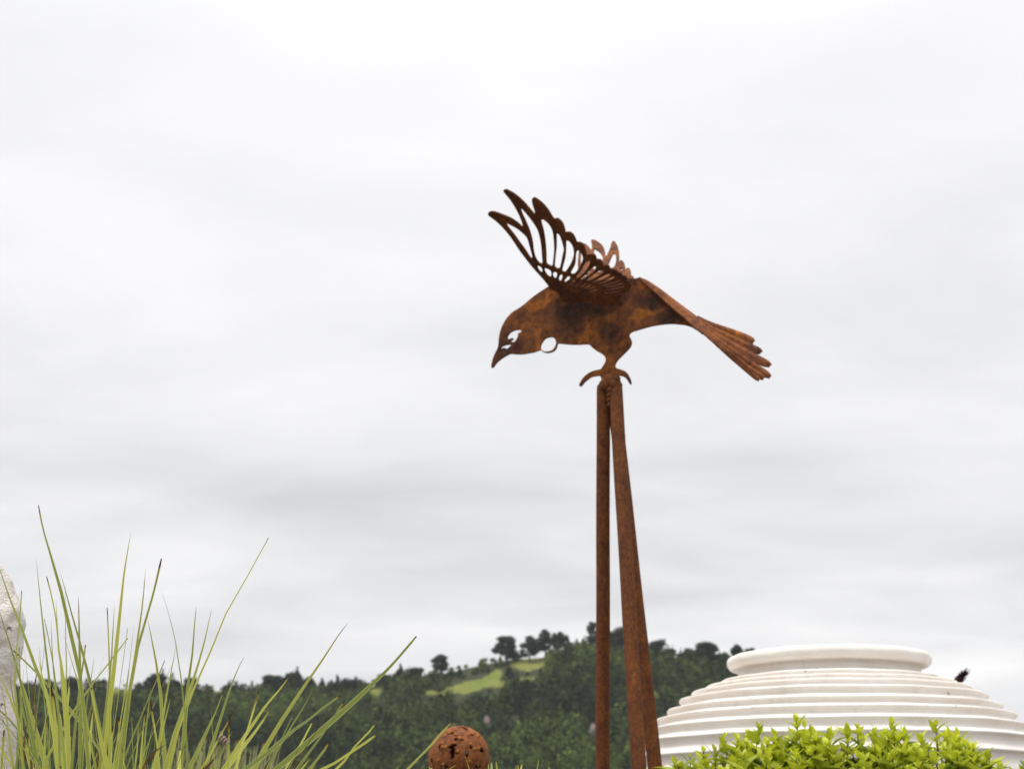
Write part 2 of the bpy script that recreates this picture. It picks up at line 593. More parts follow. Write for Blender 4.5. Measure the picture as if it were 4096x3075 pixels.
def build_forest():
    n = 7000
    th = np.radians(RNG.uniform(-24.5, 25.5, n))
    r = np.sqrt(RNG.uniform(392 ** 2, 603 ** 2, n))
    x, y = r * np.sin(th), r * np.cos(th)
    z = height(x, y)
    zr = CAMH + RIDGE_R * np.interp(th, TH, TE)
    near_ridge = np.clip((603 - r) / 40.0, 0, 1)
    size = RNG.uniform(1.6, 4.2, n) * (0.42 + 0.58 * near_ridge)
    size *= np.where(RNG.random(n) < 0.12, 1.45, 1.0)
    px, py = project(np.column_stack((x, y, z)))
    _, pt = project(np.column_stack((x, y, z + size * 1.9)))
    keep = np.ones(n, bool)
    half = size / 0.105 * 0.55
    for poly in MEADOWS:
        for fx in (-0.7, 0, 0.7):
            for yy in (py, pt, 0.5 * (py + pt)):
                keep &= ~inside(poly, px + fx * half, yy)
    for (rx, ry, w, h, _) in ROCKS:
        keep &= ~((np.abs(px - rx) < w * 0.5 + half * 0.8) & (py > ry - h * 0.6) & (pt < ry + h * 0.42))
    # scrubby band under the ridge line, left of the pine group
    scrub = (px > 1640) & (px < 2010) & (py < 2740)
    size = np.where(scrub, np.minimum(size, RNG.uniform(0.7, 1.5, n)), size)
    x, y, z, size, scrub, r = (a[keep] for a in (x, y, z, size, scrub, r))
    tone = 0.5 + 0.5 * np.sin(x * 0.031 + 1.0) * np.sin(y * 0.045 + x * 0.012)
    n = len(x)
    base_t = np.clip(RNG.normal(0.28, 0.25, n) + 0.55 * (tone - 0.5), 0.02, 0.95)
    per = np.clip((size * 30).astype(int), 20, 130)
    idx = np.repeat(np.arange(n), per)
    d = unit(len(idx))
    d[:, 2] = np.abs(d[:, 2]) * 1.1 - 0.25
    rad_ = RNG.uniform(0.72, 1.05, len(idx)) * (1 + 0.22 * np.sin(d[:, 0] * 5 + idx) * np.cos(d[:, 1] * 6 + idx * 1.7))
    tall = RNG.uniform(0.7, 1.9, n)
    cone = RNG.random(n) < 0.16
    hgt = np.clip((d[:, 2] + 0.25) / 1.1, 0, 1)
    rad_ = np.where(cone[idx], rad_ * (1.15 - hgt), rad_)
    tall = np.where(cone, 2.4, tall)
    c = np.column_stack((x[idx] + d[:, 0] * size[idx] * rad_, y[idx] + d[:, 1] * size[idx] * rad_,
                         z[idx] + size[idx] * (0.75 + d[:, 2] * np.where(cone[idx], 0.95, rad_) * tall[idx])))
    nrm = d + unit(len(idx)) * 0.75
    nrm /= np.linalg.norm(nrm, axis=1, keepdims=True)
    V, Q = leaf_quads(c, nrm, 0.62)
    me = fast_mesh('hillside_forest', V, Q, FOREST)
    fattr(me, 'tint', np.clip(np.repeat(base_t[idx] + RNG.normal(0, 0.10, len(idx)), 4), 0, 1))
    o = put('hillside_forest', me)
    tag(o, 'dense dark green bush and scrub covering the far hillside', 'forest', kind='stuff')


build_forest()


def lumpy_rock(name, centre, sx, sy, sz, seed, mat, label, cat, sub=3, group=None, amp=0.22):
    bm = bmesh.new()
    bmesh.ops.create_icosphere(bm, subdivisions=sub, radius=1.0)
    rs = np.random.default_rng(seed)
    k = rs.normal(size=(6, 3)) * 2.3; ph = rs.uniform(0, 6, 6)
    for v in bm.verts:
        p = np.array(v.co)
        s = 1 + amp * sum(math.sin(float(np.dot(k[i], p)) + ph[i]) for i in range(6)) / 2.2
        v.co = (p[0] * s * sx, p[1] * s * sy, p[2] * s * sz)
    me = bpy.data.meshes.new(name); bm.to_mesh(me); bm.free()
    me.materials.append(mat)
    o = put(name, me, None, centre)
    return tag(o, label, cat, group)


for i, (px, py, w, h, lab) in enumerate(ROCKS):
    p = ground_hit(px, py + h * 0.45)
    s = np.hypot(p[0], p[1]) / FPX
    lumpy_rock('rock_outcrop', p + np.array([0, 0, h * s * 0.42]), w * s * 0.5, w * s * 0.5, h * s * 0.55, 11 + i, ROCK, lab, 'rock', 3, 'rock outcrops on the hill')


# ------------------------------------------------------------------ the trees along the ridge
def ridge_tree(px, top_y, w_px, kind, label, dr=4.0, seed=0):
    global RNG
    RNG = np.random.default_rng(100 + seed)
    rnd = random.Random(seed)
    rr = ray(px, top_y); th = math.atan2(rr[0], rr[1]); e = rr[2] / math.hypot(rr[0], rr[1])
    R = RIDGE_R - dr
    bx, by = R * math.sin(th), R * math.cos(th)
    bz = float(height(bx, by))
    H = max(CAMH + R * e - bz, 2.5)
    Wd = w_px * R / FPX * 0.58
    root = thing('ridge_tree', (bx, by, bz), label, 'tree', 'trees along the hill ridge')
    tb = Bag()
    lean = rnd.uniform(-0.05, 0.05) * H
    tr_top = H * (0.93 if kind == 'spike' else 0.72)
    path = [(0, 0, -0.8), (lean * 0.3, 0, H * 0.25), (lean * 0.7, 0, tr_top * 0.7), (lean, 0, tr_top)]
    r0 = 0.028 * H + 0.06
    tb.add(*tube(catmull(path, 3, False), np.linspace(r0, r0 * 0.3, 10), 7))
    clumps = []
    if kind == 'spike':
        for i in range(9):
            t = i / 8
            clumps.append((np.array([lean * t + rnd.uniform(-.1, .1) * Wd, rnd.uniform(-.1, .1) * Wd, H * (0.12 + 0.82 * t)]), Wd * (1.0 - 0.88 * t) * rnd.uniform(0.8, 1.15) + 0.12, 0.55))
    elif kind == 'pine':      # bare lower trunk, spreading uneven tiers, flat top
        m = 15
        for i in range(m):
            t = i / (m - 1)
            hh = H * (0.30 + 0.62 * t)
            reach = Wd * (0.55 + 0.5 * math.sin(math.pi * min(1, 0.25 + t * 0.75))) * (1 - 0.35 * max(0, t - .7) / .3)
            a = i * 2.4 + rnd.uniform(-.5, .5)
            q = rnd.uniform(0.25, 0.78)
            c = np.array([lean + math.cos(a) * reach * q, math.sin(a) * reach * q, hh + rnd.uniform(-.05, .05) * H])
            clumps.append((c, Wd * rnd.uniform(0.32, 0.50), 0.6))
    else:                      # round crown
        m = 16
        for i in range(m):
            d = np.array([rnd.gauss(0, 1), rnd.gauss(0, 1), rnd.gauss(0, 1)]); d /= np.linalg.norm(d)
            q = rnd.uniform(0.25, 0.68)
            c = np.array([lean + d[0] * Wd * q, d[1] * Wd * q, H * 0.55 + d[2] * H * 0.40 * q * 1.15])
            clumps.append((c, Wd * rnd.uniform(0.30, 0.46), 0.8))
    V, T = [], []
    for c, s, fl in clumps:
        if kind != 'spike':
            zb = max(H * 0.12, c[2] - np.hypot(c[0], c[1]) * 0.7)
            st = np.array([lean * zb / H, 0, min(zb, tr_top)])
            tb.add(*tube(catmull([st, (st + c) / 2 + np.array([0, 0, .1 * s]), c], 2, False), np.linspace(r0 * 0.32, r0 * 0.08, 5), 5))
        n = int(50 + 40 * s * s)
        d = unit(n)
        rad_ = RNG.uniform(0.45, 1.05, n)[:, None]
        P = c + d * rad_ * np.array([s, s, s * fl])
        nn = d + unit(n) * 0.8; nn /= np.linalg.norm(nn, axis=1, keepdims=True)
        v, _ = leaf_quads(P, nn, 0.30 + 0.05 * s)
        V.append(v); T.append(np.repeat(np.clip(0.30 + 0.35 * d[:, 2] * 0.3 + RNG.normal(0, .15, n) + rnd.uniform(-.15, .15), 0, 1), 4))
    V = np.vstack(V)
    me = fast_mesh('crown', V, np.arange(len(V)).reshape(-1, 4), RIDGE)
    fattr(me, 'tint', np.concatenate(T))
    put('crown', me, root)
    put('trunk', make_mesh('trunk', tb.V, tb.F, BARK), root)


TREES = [
    (130, 2738, 60, 'round', 'low dark tree on the ridge next to the white stone'),
    (192, 2716, 60, 'pine', 'dark open ridge tree second from the white stone'),
    (282, 2706, 75, 'round', 'rounded dark ridge tree glimpsed between the leftmost tall blades'),
    (392, 2722, 82, 'round', 'rounded ridge tree just left of the bare gap in the skyline'),
    (560, 2728, 44, 'spike', 'small pointed conifer between the bare gap and the tall dark tree'),
    (622, 2682, 84, 'round', 'tall dark tree right of the bare gap at the far left of the ridge'),
    (648, 2668, 30, 'spike', 'thin spire rising from the tall dark tree behind the grass'),
    (702, 2708, 62, 'round', 'medium dark tree right of the tall dark one, behind the grass'),
    (765, 2714, 60, 'pine', 'open thin-branched tree on the ridge behind crossed grass blades'),
    (925, 2742, 62, 'round', 'low rounded tree left of two tiny spires on the ridge'),
    (966, 2738, 24, 'spike', 'left one of two tiny spires on the ridge'),
    (994, 2741, 22, 'spike', 'right one of two tiny spires on the ridge'),
    (1085, 2700, 96, 'pine', 'open spreading left half of the broad tree group behind the grass tips'),
    (1165, 2678, 90, 'round', 'dense middle tree of the broad tree group behind the grass tips'),
    (1196, 2662, 70, 'spike', 'peaked tallest crown of the broad tree group behind the grass tips'),
    (1232, 2700, 56, 'round', 'small right-hand tree of the broad tree group behind the grass tips'),
    (1290, 2708, 42, 'spike', 'left one of two dark pointed conifers right of the broad group'),
    (1350, 2696, 44, 'spike', 'right one of two dark pointed conifers right of the broad group'),
    (1400, 2718, 96, 'round', 'wide domed bush tree where the ridge starts to rise'),
    (1325, 2730, 70, 'round', 'rounded tree between the two pointed conifers'),
    (1532, 2700, 72, 'pine', 'low spreading tree at the foot of the rising ridge'),
    (1606, 2650, 34, 'spike', 'narrow tree with a knobbed top on the rising ridge'),
    (1598, 2672, 54, 'round', 'round bush tree at the foot of the knob-topped tree'),
    (1662, 2661, 60, 'round', 'domed tree between the knob-topped tree and the lone airy tree'),
    (1764, 2619, 70, 'pine', 'lone airy tree halfway up the rising ridge'),
    (2028, 2542, 100, 'pine', 'large layered pine leftmost of the hilltop pine group'),
    (2118, 2546, 70, 'pine', 'small umbrella-topped pine in the middle of the hilltop pine group'),
    (2180, 2518, 66, 'pine', 'tall pine second from the right in the hilltop pine group'),
    (2232, 2513, 80, 'round', 'broad dense pine at the right end of the hilltop pine group'),
    (2366, 2487, 58, 'pine', 'thin open tree at the summit just left of the leftmost pole'),
    (2475, 2514, 130, 'round', 'big rounded summit tree seen between the steel poles'),
    (2550, 2540, 90, 'round', 'rounded summit tree mostly hidden behind the right-hand poles'),
    (2626, 2546, 78, 'round', 'dome-shaped tree just right of the poles'),
    (2680, 2592, 60, 'round', 'low tree between the dome right of the poles and the twin crowns'),
    (2766, 2594, 84, 'round', 'left crown of the wide twin trees left of the white vase'),
    (2822, 2569, 92, 'pine', 'taller right crown of the wide twin trees left of the white vase'),
    (2885, 2622, 80, 'round', 'low dark tree in front of the left end of the vase rim'),
    (2944, 2562, 58, 'round', 'left of two small trees peeking over the vase rim'),
    (2998, 2571, 50, 'round', 'right of two small trees peeking over the vase rim'),
]
for i, t in enumerate(TREES):
    ridge_tree(*t, dr=3.0 + (i % 3) * 2.0, seed=i)
RNG = np.random.default_rng(77)
random.seed(77)

# ------------------------------------------------------------------ the bird of rusted plate on its three pipes
PSI, BETA = rad(36), rad(48)
FOOT = at(2440, 1500, 5.0)
BN = np.array([-math.sin(PSI), -math.cos(PSI), 0.0])        # side of the plate that faces the camera
BU = np.array([math.cos(PSI), -math.sin(PSI), 0.0])         # along the plate towards the tail
BZ = np.array([0, 0, 1.0])


def z1(u, v): return (1900 + u * .31646, 700 + v * .31646)
def z2(u, v): return (1900 + u * .36166, 1050 + v * .36166)
def z3(u, v): return (2400 + u * .33906, 1050 + v * .33906)
def z4(u, v): return (2250 + u * .18083, 1400 + v * .18083)
def zW(u, v): return (2150 + u * .20473, 900 + v * .20473)


bird_root_loc = np.array([FOOT[0], FOOT[1], 0.0])
bird = thing('bird_sculpture', bird_root_loc, 'rusty cut-steel bird with raised wings perched on three tall steel pipes', 'sculpture')


def plate(name, loops, origin, eu, ev, en, thick, mat, parent, bevel=0.0012, mirror=None, warp=None, clip=None):
    """steel plate cut to the first loop with the others as holes; loops are 3-D points lying on the plane"""
    cu = bpy.data.curves.new(name, 'CURVE')
    cu.dimensions = '2D'; cu.fill_mode = 'BOTH'
    cu.extrude = thick / 2 - bevel; cu.bevel_depth = bevel; cu.bevel_resolution = 1
    cu.offset = -bevel
    for lp in loops:
        q = lp - origin
        xy = np.column_stack((q @ eu, q @ ev))
        if warp: xy = warp(xy)
        if clip is not None: xy[:, 1] = np.maximum(xy[:, 1], clip)
        s = cu.splines.new('POLY')
        s.points.add(len(xy) - 1)
        for p, (a, b) in zip(s.points, xy): p.co = (a, b, 0, 1)
        s.use_cyclic_u = True
    tmp = bpy.data.objects.new('tmp', cu); link(tmp)
    dg = bpy.context.evaluated_depsgraph_get()
    me = bpy.data.meshes.new_from_object(tmp.evaluated_get(dg))
    bpy.data.objects.remove(tmp); bpy.data.curves.remove(cu)
    n = len(me.vertices)
    co = np.empty(n * 3, np.float32); me.vertices.foreach_get('co', co); co = co.reshape(-1, 3)
    W = origin + co[:, :1] * eu + co[:, 1:2] * ev + co[:, 2:3] * en
    if mirror is not None:
        W = W - 2 * ((W - FOOT) @ mirror)[:, None] * mirror
    W = W - bird_root_loc
    me.vertices.foreach_set('co', W.astype(np.float32).ravel())
    if mirror is not None: me.flip_normals()
    me.materials.clear(); me.materials.append(mat)
    me.name = name
    me.polygons.foreach_set('use_smooth', [False] * len(me.polygons))
    me.update()
    return put(name, me, parent)


body_px = [z2(*p) for p in ((185, 1158), (190, 1120), (205, 1060), (230, 1000), (255, 950), (265, 900), (268, 850), (280, 780), (300, 720), (330, 660),
                            (370, 600), (420, 550), (470, 520), (530, 480), (590, 430), (650, 380), (720, 330), (790, 285), (830, 262), (950, 225),
                            (1200, 205), (1500, 190), (1700, 180), (1780, 178), (1830, 172))]
body_px += [z3(*p) for p in ((550, 232), (650, 308), (760, 392), (860, 475), (980, 575), (1100, 690), (1190, 790), (1195, 822), (1130, 795),
                             (1080, 765), (1000, 740), (920, 730), (850, 725), (760, 730), (650, 745), (550, 768), (470, 792), (400, 812),
                             (360, 830), (345, 852), (350, 880), (365, 910), (373, 945), (360, 990), (330, 1030), (280, 1080), (230, 1130),
                             (195, 1170), (178, 1210), (183, 1235))]
body_px += [z4(*p) for p in ((1185, 395), (1290, 430), (1390, 470), (1450, 540), (1490, 620), (1515, 700), (1512, 765), (1495, 750), (1460, 690),
                             (1420, 640), (1370, 600), (1310, 578), (1245, 572), (1225, 620), (1210, 760), (900, 760), (870, 640), (850, 598), (830, 572),
                             (770, 574), (700, 585), (620, 610), (550, 660), (490, 710), (450, 760), (420, 795), (390, 803), (378, 785), (390, 740),
                             (430, 670), (490, 590), (570, 525), (660, 475), (760, 445), (850, 425), (890, 380), (930, 320), (960, 260), (965, 200),
                             (945, 150), (900, 105), (850, 75), (780, 35))]
body_px += [z2(*p) for p in ((1335, 968), (1300, 942), (1280, 920), (1240, 905), (1150, 910), (1050, 908), (960, 900), (918, 897), (908, 920), (892, 960),
                             (860, 986), (810, 1001), (765, 995), (735, 977), (718, 973), (690, 980), (650, 995), (600, 1003), (530, 1015), (450, 1015),
                             (390, 1012), (350, 1030), (300, 1060), (260, 1090), (230, 1120), (207, 1155), (195, 1165))]
wattle = [z2(*p) for p in ((725, 940), (735, 900), (770, 850), (810, 830), (850, 828), (885, 845), (902, 880), (895, 920), (870, 960), (830, 980), (780, 985), (740, 970))]
eye = [z2(*p) for p in ((360, 830), (370, 800), (400, 770), (450, 750), (500, 747), (518, 760), (510, 772), (485, 785), (478, 820), (465, 850), (445, 875),
                        (420, 882), (400, 870), (402, 862), (420, 855), (425, 840), (410, 838), (385, 848), (365, 845))]
nostril = [z2(*p) for p in ((280, 955), (300, 930), (340, 915), (400, 908), (395, 925), (375, 945), (350, 962), (342, 960), (338, 945), (320, 945), (300, 952))]


def loop_on(pts, p0, n, sub=5):
    return catmull([hit(x, y, p0, n) for x, y in pts], sub)


def on_body(u, v): return tuple(hit(*z2(u, v), FOOT, BN) - bird_root_loc)


SCALE, ORANGE = (0.026, 0.015, 0.013), (0.36, 0.115, 0.016)     # dark mill scale, also painted shade under the wing; fresh orange rust
RUST_BODY = mat_rust('rusted body steel', 1.05, None, 6, stains_and_shade=(
    (on_body(1230, 515), (0.19, 0.3, 0.075), SCALE, 0.80),  # the wing's shade painted into the flank colour, merged with dark scale
    (on_body(1990, 400), (0.085, 0.3, 0.060), SCALE, 0.80),
    (on_body(2190, 590), (0.075, 0.3, 0.040), SCALE, 0.75),
    (on_body(1480, 760), (0.035, 0.3, 0.030), SCALE, 0.5),
    (on_body(740, 480), (0.075, 0.3, 0.030), ORANGE, 0.75),
    (on_body(860, 410), (0.028, 0.3, 0.034), ORANGE, 0.8),
    (on_body(1900, 570), (0.055, 0.3, 0.028), ORANGE, 0.7),
    (on_body(640, 640), (0.060, 0.3, 0.030), ORANGE, 0.35),
    (on_body(1620, 960), (0.020, 0.3, 0.060), ORANGE, 0.3)))
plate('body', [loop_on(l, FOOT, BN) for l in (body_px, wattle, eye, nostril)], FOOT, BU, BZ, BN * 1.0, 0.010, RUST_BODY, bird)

# wing plane: hinged on the flank, raised BETA above the horizontal
H0 = hit(*z2(890, 430), FOOT, BN); H1 = hit(*z2(1600, 480), FOOT, BN)
WC = (H1 - H0) / np.linalg.norm(H1 - H0)
_up = np.cross(BN, WC); _up = _up if _up[2] > 0 else -_up
WS = BN * math.cos(BETA) + _up * math.sin(BETA)
WN = np.cross(WC, WS); WN /= np.linalg.norm(WN)
wing_px = [z1(*p) for p in ((172, 505), (178, 468), (230, 458), (330, 490), (450, 540), (540, 600), (600, 650), (602, 610), (560, 500), (500, 390), (440, 300),
                            (370, 215), (366, 188), (390, 180), (430, 195), (520, 250), (610, 330), (690, 420), (740, 478), (764, 484), (752, 430), (730, 360),
                            (725, 310), (738, 284), (770, 290), (850, 350), (920, 430), (970, 510), (1002, 550), (1040, 543), (1080, 570), (1115, 620), (1138, 690))]
wing_px += [zW(*p) for p in ((545, 135), (620, 130), (690, 170), (740, 260), (768, 325), (830, 330), (885, 365), (920, 430), (945, 520), (965, 572), (1020, 565), (1080, 562),
                             (1130, 590), (1158, 662), (1205, 662), (1250, 690), (1275, 760), (1290, 795), (1340, 772), (1390, 790), (1418, 842), (1480, 850), (1540, 875), (1575, 912),
                             (1630, 930), (1652, 975), (1700, 980), (1740, 1030), (1752, 1075), (1790, 1090), (1808, 1140), (1825, 1165), (1812, 1220), (1760, 1280), (1680, 1320), (1610, 1350))]
wing_px += [z2(*p) for p in ((1602, 400), (1602, 490), (1300, 492), (1000, 470), (895, 445), (885, 425), (930, 390), (938, 355), (905, 315), (850, 298), (815, 268))]
wing_px += [z1(*p) for p in ((935, 1402), (880, 1330), (800, 1240), (720, 1150), (650, 1060), (560, 940), (460, 790), (370, 680), (280, 590), (200, 530))]
H_z1 = [[(400, 610), (450, 630), (540, 680), (620, 745), (665, 800), (690, 880), (715, 970), (728, 1040), (700, 1040), (640, 950), (560, 840), (480, 730), (415, 650)],
        [(580, 415), (620, 450), (680, 520), (740, 600), (790, 680), (820, 770), (840, 880), (850, 1000), (855, 1105), (830, 1115), (795, 1090), (760, 1030), (740, 950), (725, 830), (690, 700), (640, 580), (590, 470)],
        [(835, 570), (870, 565), (920, 600), (965, 660), (990, 730), (1000, 820), (1005, 940), (995, 1060), (980, 1145), (950, 1140), (905, 1110), (900, 1000), (890, 860), (870, 720), (845, 620)],
        [(790, 1145), (830, 1155), (855, 1190), (850, 1225), (820, 1215), (795, 1180)]]
H_zW = [[(370, 190), (400, 165), (440, 200), (475, 290), (505, 390), (520, 480), (500, 570), (480, 680), (455, 790), (430, 840), (380, 840), (335, 800), (340, 690), (355, 560), (370, 400)],
        [(560, 320), (590, 300), (640, 330), (690, 400), (715, 500), (715, 580), (690, 670), (650, 760), (600, 840), (550, 905), (500, 905), (480, 880), (500, 790), (530, 680), (550, 560), (555, 430)],
        [(790, 495), (830, 510), (870, 560), (895, 640), (880, 700), (850, 780), (800, 860), (740, 930), (690, 955), (650, 935), (680, 870), (720, 800), (740, 700), (745, 600), (760, 530)],
        [(1000, 695), (1035, 710), (1020, 770), (980, 840), (920, 920), (850, 985), (785, 1030), (750, 1020), (800, 950), (860, 870), (900, 790), (950, 720)],
        [(1120, 800), (1150, 820), (1130, 870), (1060, 940), (970, 1005), (880, 1062), (835, 1058), (890, 1000), (965, 940), (1030, 880), (1080, 830)],
        [(1220, 880), (1285, 890), (1285, 920), (1200, 980), (1090, 1040), (985, 1085), (965, 1072), (1045, 1010), (1130, 950)],
        [(1400, 950), (1425, 970), (1340, 1030), (1210, 1085), (1095, 1118), (1085, 1098), (1200, 1043), (1320, 983)],
        [(1490, 1003), (1508, 1020), (1420, 1075), (1295, 1125), (1190, 1150), (1190, 1130), (1320, 1074)],
        [(1600, 1063), (1620, 1080), (1500, 1127), (1380, 1162), (1270, 1183), (1280, 1165), (1430, 1118)],
        [(1670, 1118), (1680, 1135), (1560, 1172), (1440, 1202), (1330, 1215), (1330, 1199), (1450, 1170), (1570, 1138)],
        [(1690, 1190), (1690, 1205), (1560, 1236), (1440, 1258), (1330, 1268), (1340, 1250), (1470, 1228), (1590, 1206)],
        [(1640, 1262), (1600, 1286), (1450, 1314), (1310, 1328), (1320, 1309), (1470, 1290)],
        [(140, 850), (170, 840), (230, 865), (270, 900), (278, 970), (255, 1005), (210, 990), (165, 940), (138, 890)],
        [(300, 950), (330, 918), (375, 920), (390, 950), (380, 1000), (350, 1035), (320, 1025), (300, 990)],
        [(420, 1020), (450, 975), (485, 965), (495, 990), (480, 1050), (450, 1085), (415, 1075)],
        [(570, 1035), (610, 1000), (642, 1010), (638, 1040), (590, 1080), (540, 1110), (525, 1095)],
        [(700, 1085), (742, 1080), (738, 1105), (690, 1148), (650, 1163), (643, 1140)],
        [(830, 1102), (880, 1102), (866, 1130), (800, 1178), (735, 1203), (730, 1180), (770, 1142)],
        [(940, 1127), (982, 1127), (968, 1150), (900, 1193), (835, 1216), (825, 1203), (880, 1162)],
        [(1010, 1162), (1055, 1166), (1038, 1185), (970, 1218), (895, 1238), (885, 1225), (950, 1192)],
        [(1100, 1192), (1140, 1196), (1118, 1214), (1040, 1238), (965, 1252), (963, 1240), (1040, 1216)],
        [(1180, 1242), (1210, 1246), (1178, 1264), (1100, 1282), (1015, 1292), (1022, 1276), (1100, 1257)]]
wing_loops = [wing_px] + [[z1(*p) for p in h] for h in H_z1] + [[zW(*p) for p in h] for h in H_zW]
wl = [loop_on(l, H0, WN, 5) for l in wing_loops]
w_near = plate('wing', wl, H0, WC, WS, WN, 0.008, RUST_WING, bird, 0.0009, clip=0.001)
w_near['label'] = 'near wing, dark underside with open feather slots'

# the far wing lies on the mirrored plane; its feathers stand closer together and are cut more openly
WSf = WS - 2 * np.dot(WS, BN) * BN
WNf = WN - 2 * np.dot(WN, BN) * BN
far_px = [(640, 1150), (760, 1000), (792, 860), (789, 760), (799, 640), (808, 540), (830, 470), (870, 400), (915, 372), (960, 395), (1010, 440), (1056, 492), (1068, 440), (1062, 380), (1050, 330), (1060, 302),
          (1100, 297), (1160, 320), (1230, 370), (1280, 420), (1310, 490), (1325, 560), (1340, 622), (1380, 560), (1420, 470), (1445, 380), (1465, 335), (1490, 325), (1530, 355), (1570, 430), (1592, 530),
          (1597, 640), (1592, 742), (1612, 716), (1650, 700), (1690, 740), (1712, 800), (1720, 884), (1744, 858), (1790, 855), (1822, 900), (1830, 985), (1848, 1004), (1872, 1008), (1884, 1050), (1850, 1110)]
far_holes = [[(852, 545), (885, 600), (897, 660), (882, 760), (855, 830), (845, 700)],
             [(1105, 478), (1150, 488), (1210, 530), (1255, 590), (1278, 655), (1276, 710), (1240, 770), (1195, 745), (1150, 660), (1112, 560)],
             [(1490, 555), (1520, 578), (1538, 650), (1535, 730), (1510, 810), (1470, 850), (1420, 840), (1388, 790), (1400, 730), (1440, 640), (1470, 580)],
             [(1640, 848), (1662, 860), (1655, 892), (1625, 892), (1614, 870)],
             [(1090, 815), (1125, 800), (1148, 825), (1125, 870), (1095, 870)],
             [(985, 915), (1010, 890), (1028, 905), (1010, 940), (988, 940)],
             [(1170, 912), (1200, 885), (1240, 895), (1225, 925), (1185, 930)],
             [(1330, 960), (1400, 900), (1430, 910), (1400, 960), (1340, 990)],
             [(900, 1000), (960, 960), (985, 975), (940, 1020), (905, 1030)]]
fl = [catmull([hit(*zW(*p), H0, WNf) for p in h], 5) for h in [far_px] + far_holes]
fl[0] = np.vstack((fl[0][:-4], [H1 + WSf * .10, H1 + WSf * .002, (H0 + H1) / 2 + WSf * .002, H0 + WSf * .002, H0 + WSf * .06]))
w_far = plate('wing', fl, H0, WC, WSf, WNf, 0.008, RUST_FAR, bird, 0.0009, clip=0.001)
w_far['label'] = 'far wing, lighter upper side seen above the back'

# tail: a folded strip down the back that fans into six ridged feathers
TA = hit(*z3(480, 182), FOOT, BN); TB = hit(*z3(2040, 1235), FOOT, BN)
TD = (TB - TA) / np.linalg.norm(TB - TA)
TAU = rad(40)
_tu = np.cross(BN, TD); _tu = _tu if _tu[2] > 0 else -_tu
TL = BN * math.cos(TAU) - _tu * math.sin(TAU)
TN = np.cross(TD, TL); TN = TN if TN[2] > 0 else -TN
tail_base = TA + TN * 0.004


def on_tail(p): return hit(*z3(*p), tail_base, TN)


def ridged_strip(left, right, lift, thick=0.005, steps=14, rise=None, rounded=False):
    """strip between two edge lines with a raised centre fold, given thickness"""
    Lf, Rt = catmull(left, 6, False), catmull(right, 6, False)
    def res(A):
        s = np.concatenate(([0], np.cumsum(np.linalg.norm(np.diff(A, axis=0), axis=1))))
        q = np.linspace(0, s[-1], steps)
        return np.column_stack([np.interp(q, s, A[:, k]) for k in range(3)])
    Lf, Rt = res(Lf), res(Rt)
    if rise is not None:
        g = np.linspace(0, 1, steps)[:, None]; g = np.clip(g / 0.6, 0, 1)
        Lf, Rt = Lf + TN * rise * g, Rt - TN * rise * g * 0.3
        lift = lift * (0.15 + 0.85 * g)
    if rounded:
        mid = (Lf + Rt) / 2
        for q, f in ((-3, .97), (-2, .84), (-1, .42)):
            Lf[q] = mid[q] + (Lf[q] - mid[q]) * f; Rt[q] = mid[q] + (Rt[q] - mid[q]) * f
    M = (Lf + Rt) / 2 + TN * lift
    rows = [Lf, M, Rt]
    V, F = [], []
    for off in (0.0, -thick):
        for row in rows: V += [p + TN * off for p in row]
    def ix(layer, row, i): return layer * 3 * steps + row * steps + i
    for i in range(steps - 1):
        for rw in (0, 1):
            F.append((ix(0, rw, i), ix(0, rw, i + 1), ix(0, rw + 1, i + 1), ix(0, rw + 1, i)))
            F.append((ix(1, rw, i), ix(1, rw + 1, i), ix(1, rw + 1, i + 1), ix(1, rw, i + 1)))
        F.append((ix(0, 0, i), ix(1, 0, i), ix(1, 0, i + 1), ix(0, 0, i + 1)))
        F.append((ix(0, 2, i), ix(0, 2, i + 1), ix(1, 2, i + 1), ix(1, 2, i)))
    for i in (0, steps - 1):
        F.append((ix(0, 0, i), ix(0, 1, i), ix(1, 1, i), ix(1, 0, i)))
        F.append((ix(0, 1, i), ix(0, 2, i), ix(1, 2, i), ix(1, 1, i)))
    return np.array(V) - bird_root_loc, F


sl = [on_tail(p) for p in ((470, 178), (550, 203), (700, 300), (900, 450), (1100, 600), (1215, 685), (1300, 750))]
sr = [on_tail(p) for p in ((460, 192), (550, 262), (700, 390), (860, 535), (1000, 650), (1100, 748), (1215, 838))]
V, F = ridged_strip(sl, sr, 0.006, 0.006, 18)
tail = put('tail', make_mesh('tail', V, F, RUST_TAIL, False), bird)
edges = [[(1150, 640), (1300, 722), (1500, 805), (1700, 880), (1838, 942)],      # outline of the fan, far edge
         [(1150, 668), (1300, 765), (1500, 868), (1720, 975), (1932, 1066)],
         [(1150, 695), (1300, 802), (1520, 945), (1760, 1080), (2040, 1225)],
         [(1150, 720), (1300, 838), (1520, 1015), (1760, 1180), (2030, 1352)],
         [(1150, 745), (1300, 872), (1520, 1070), (1740, 1245), (1948, 1375)],
         [(1150, 768), (1300, 895), (1500, 1085), (1720, 1275), (1892, 1388)],
         [(1150, 790), (1300, 920), (1470, 1075), (1680, 1255), (1862, 1410)]]     # near edge
tip_low = [(1788, 978), (1868, 1098), (1975, 1250), (1985, 1384), (1912, 1400), (1866, 1410)]
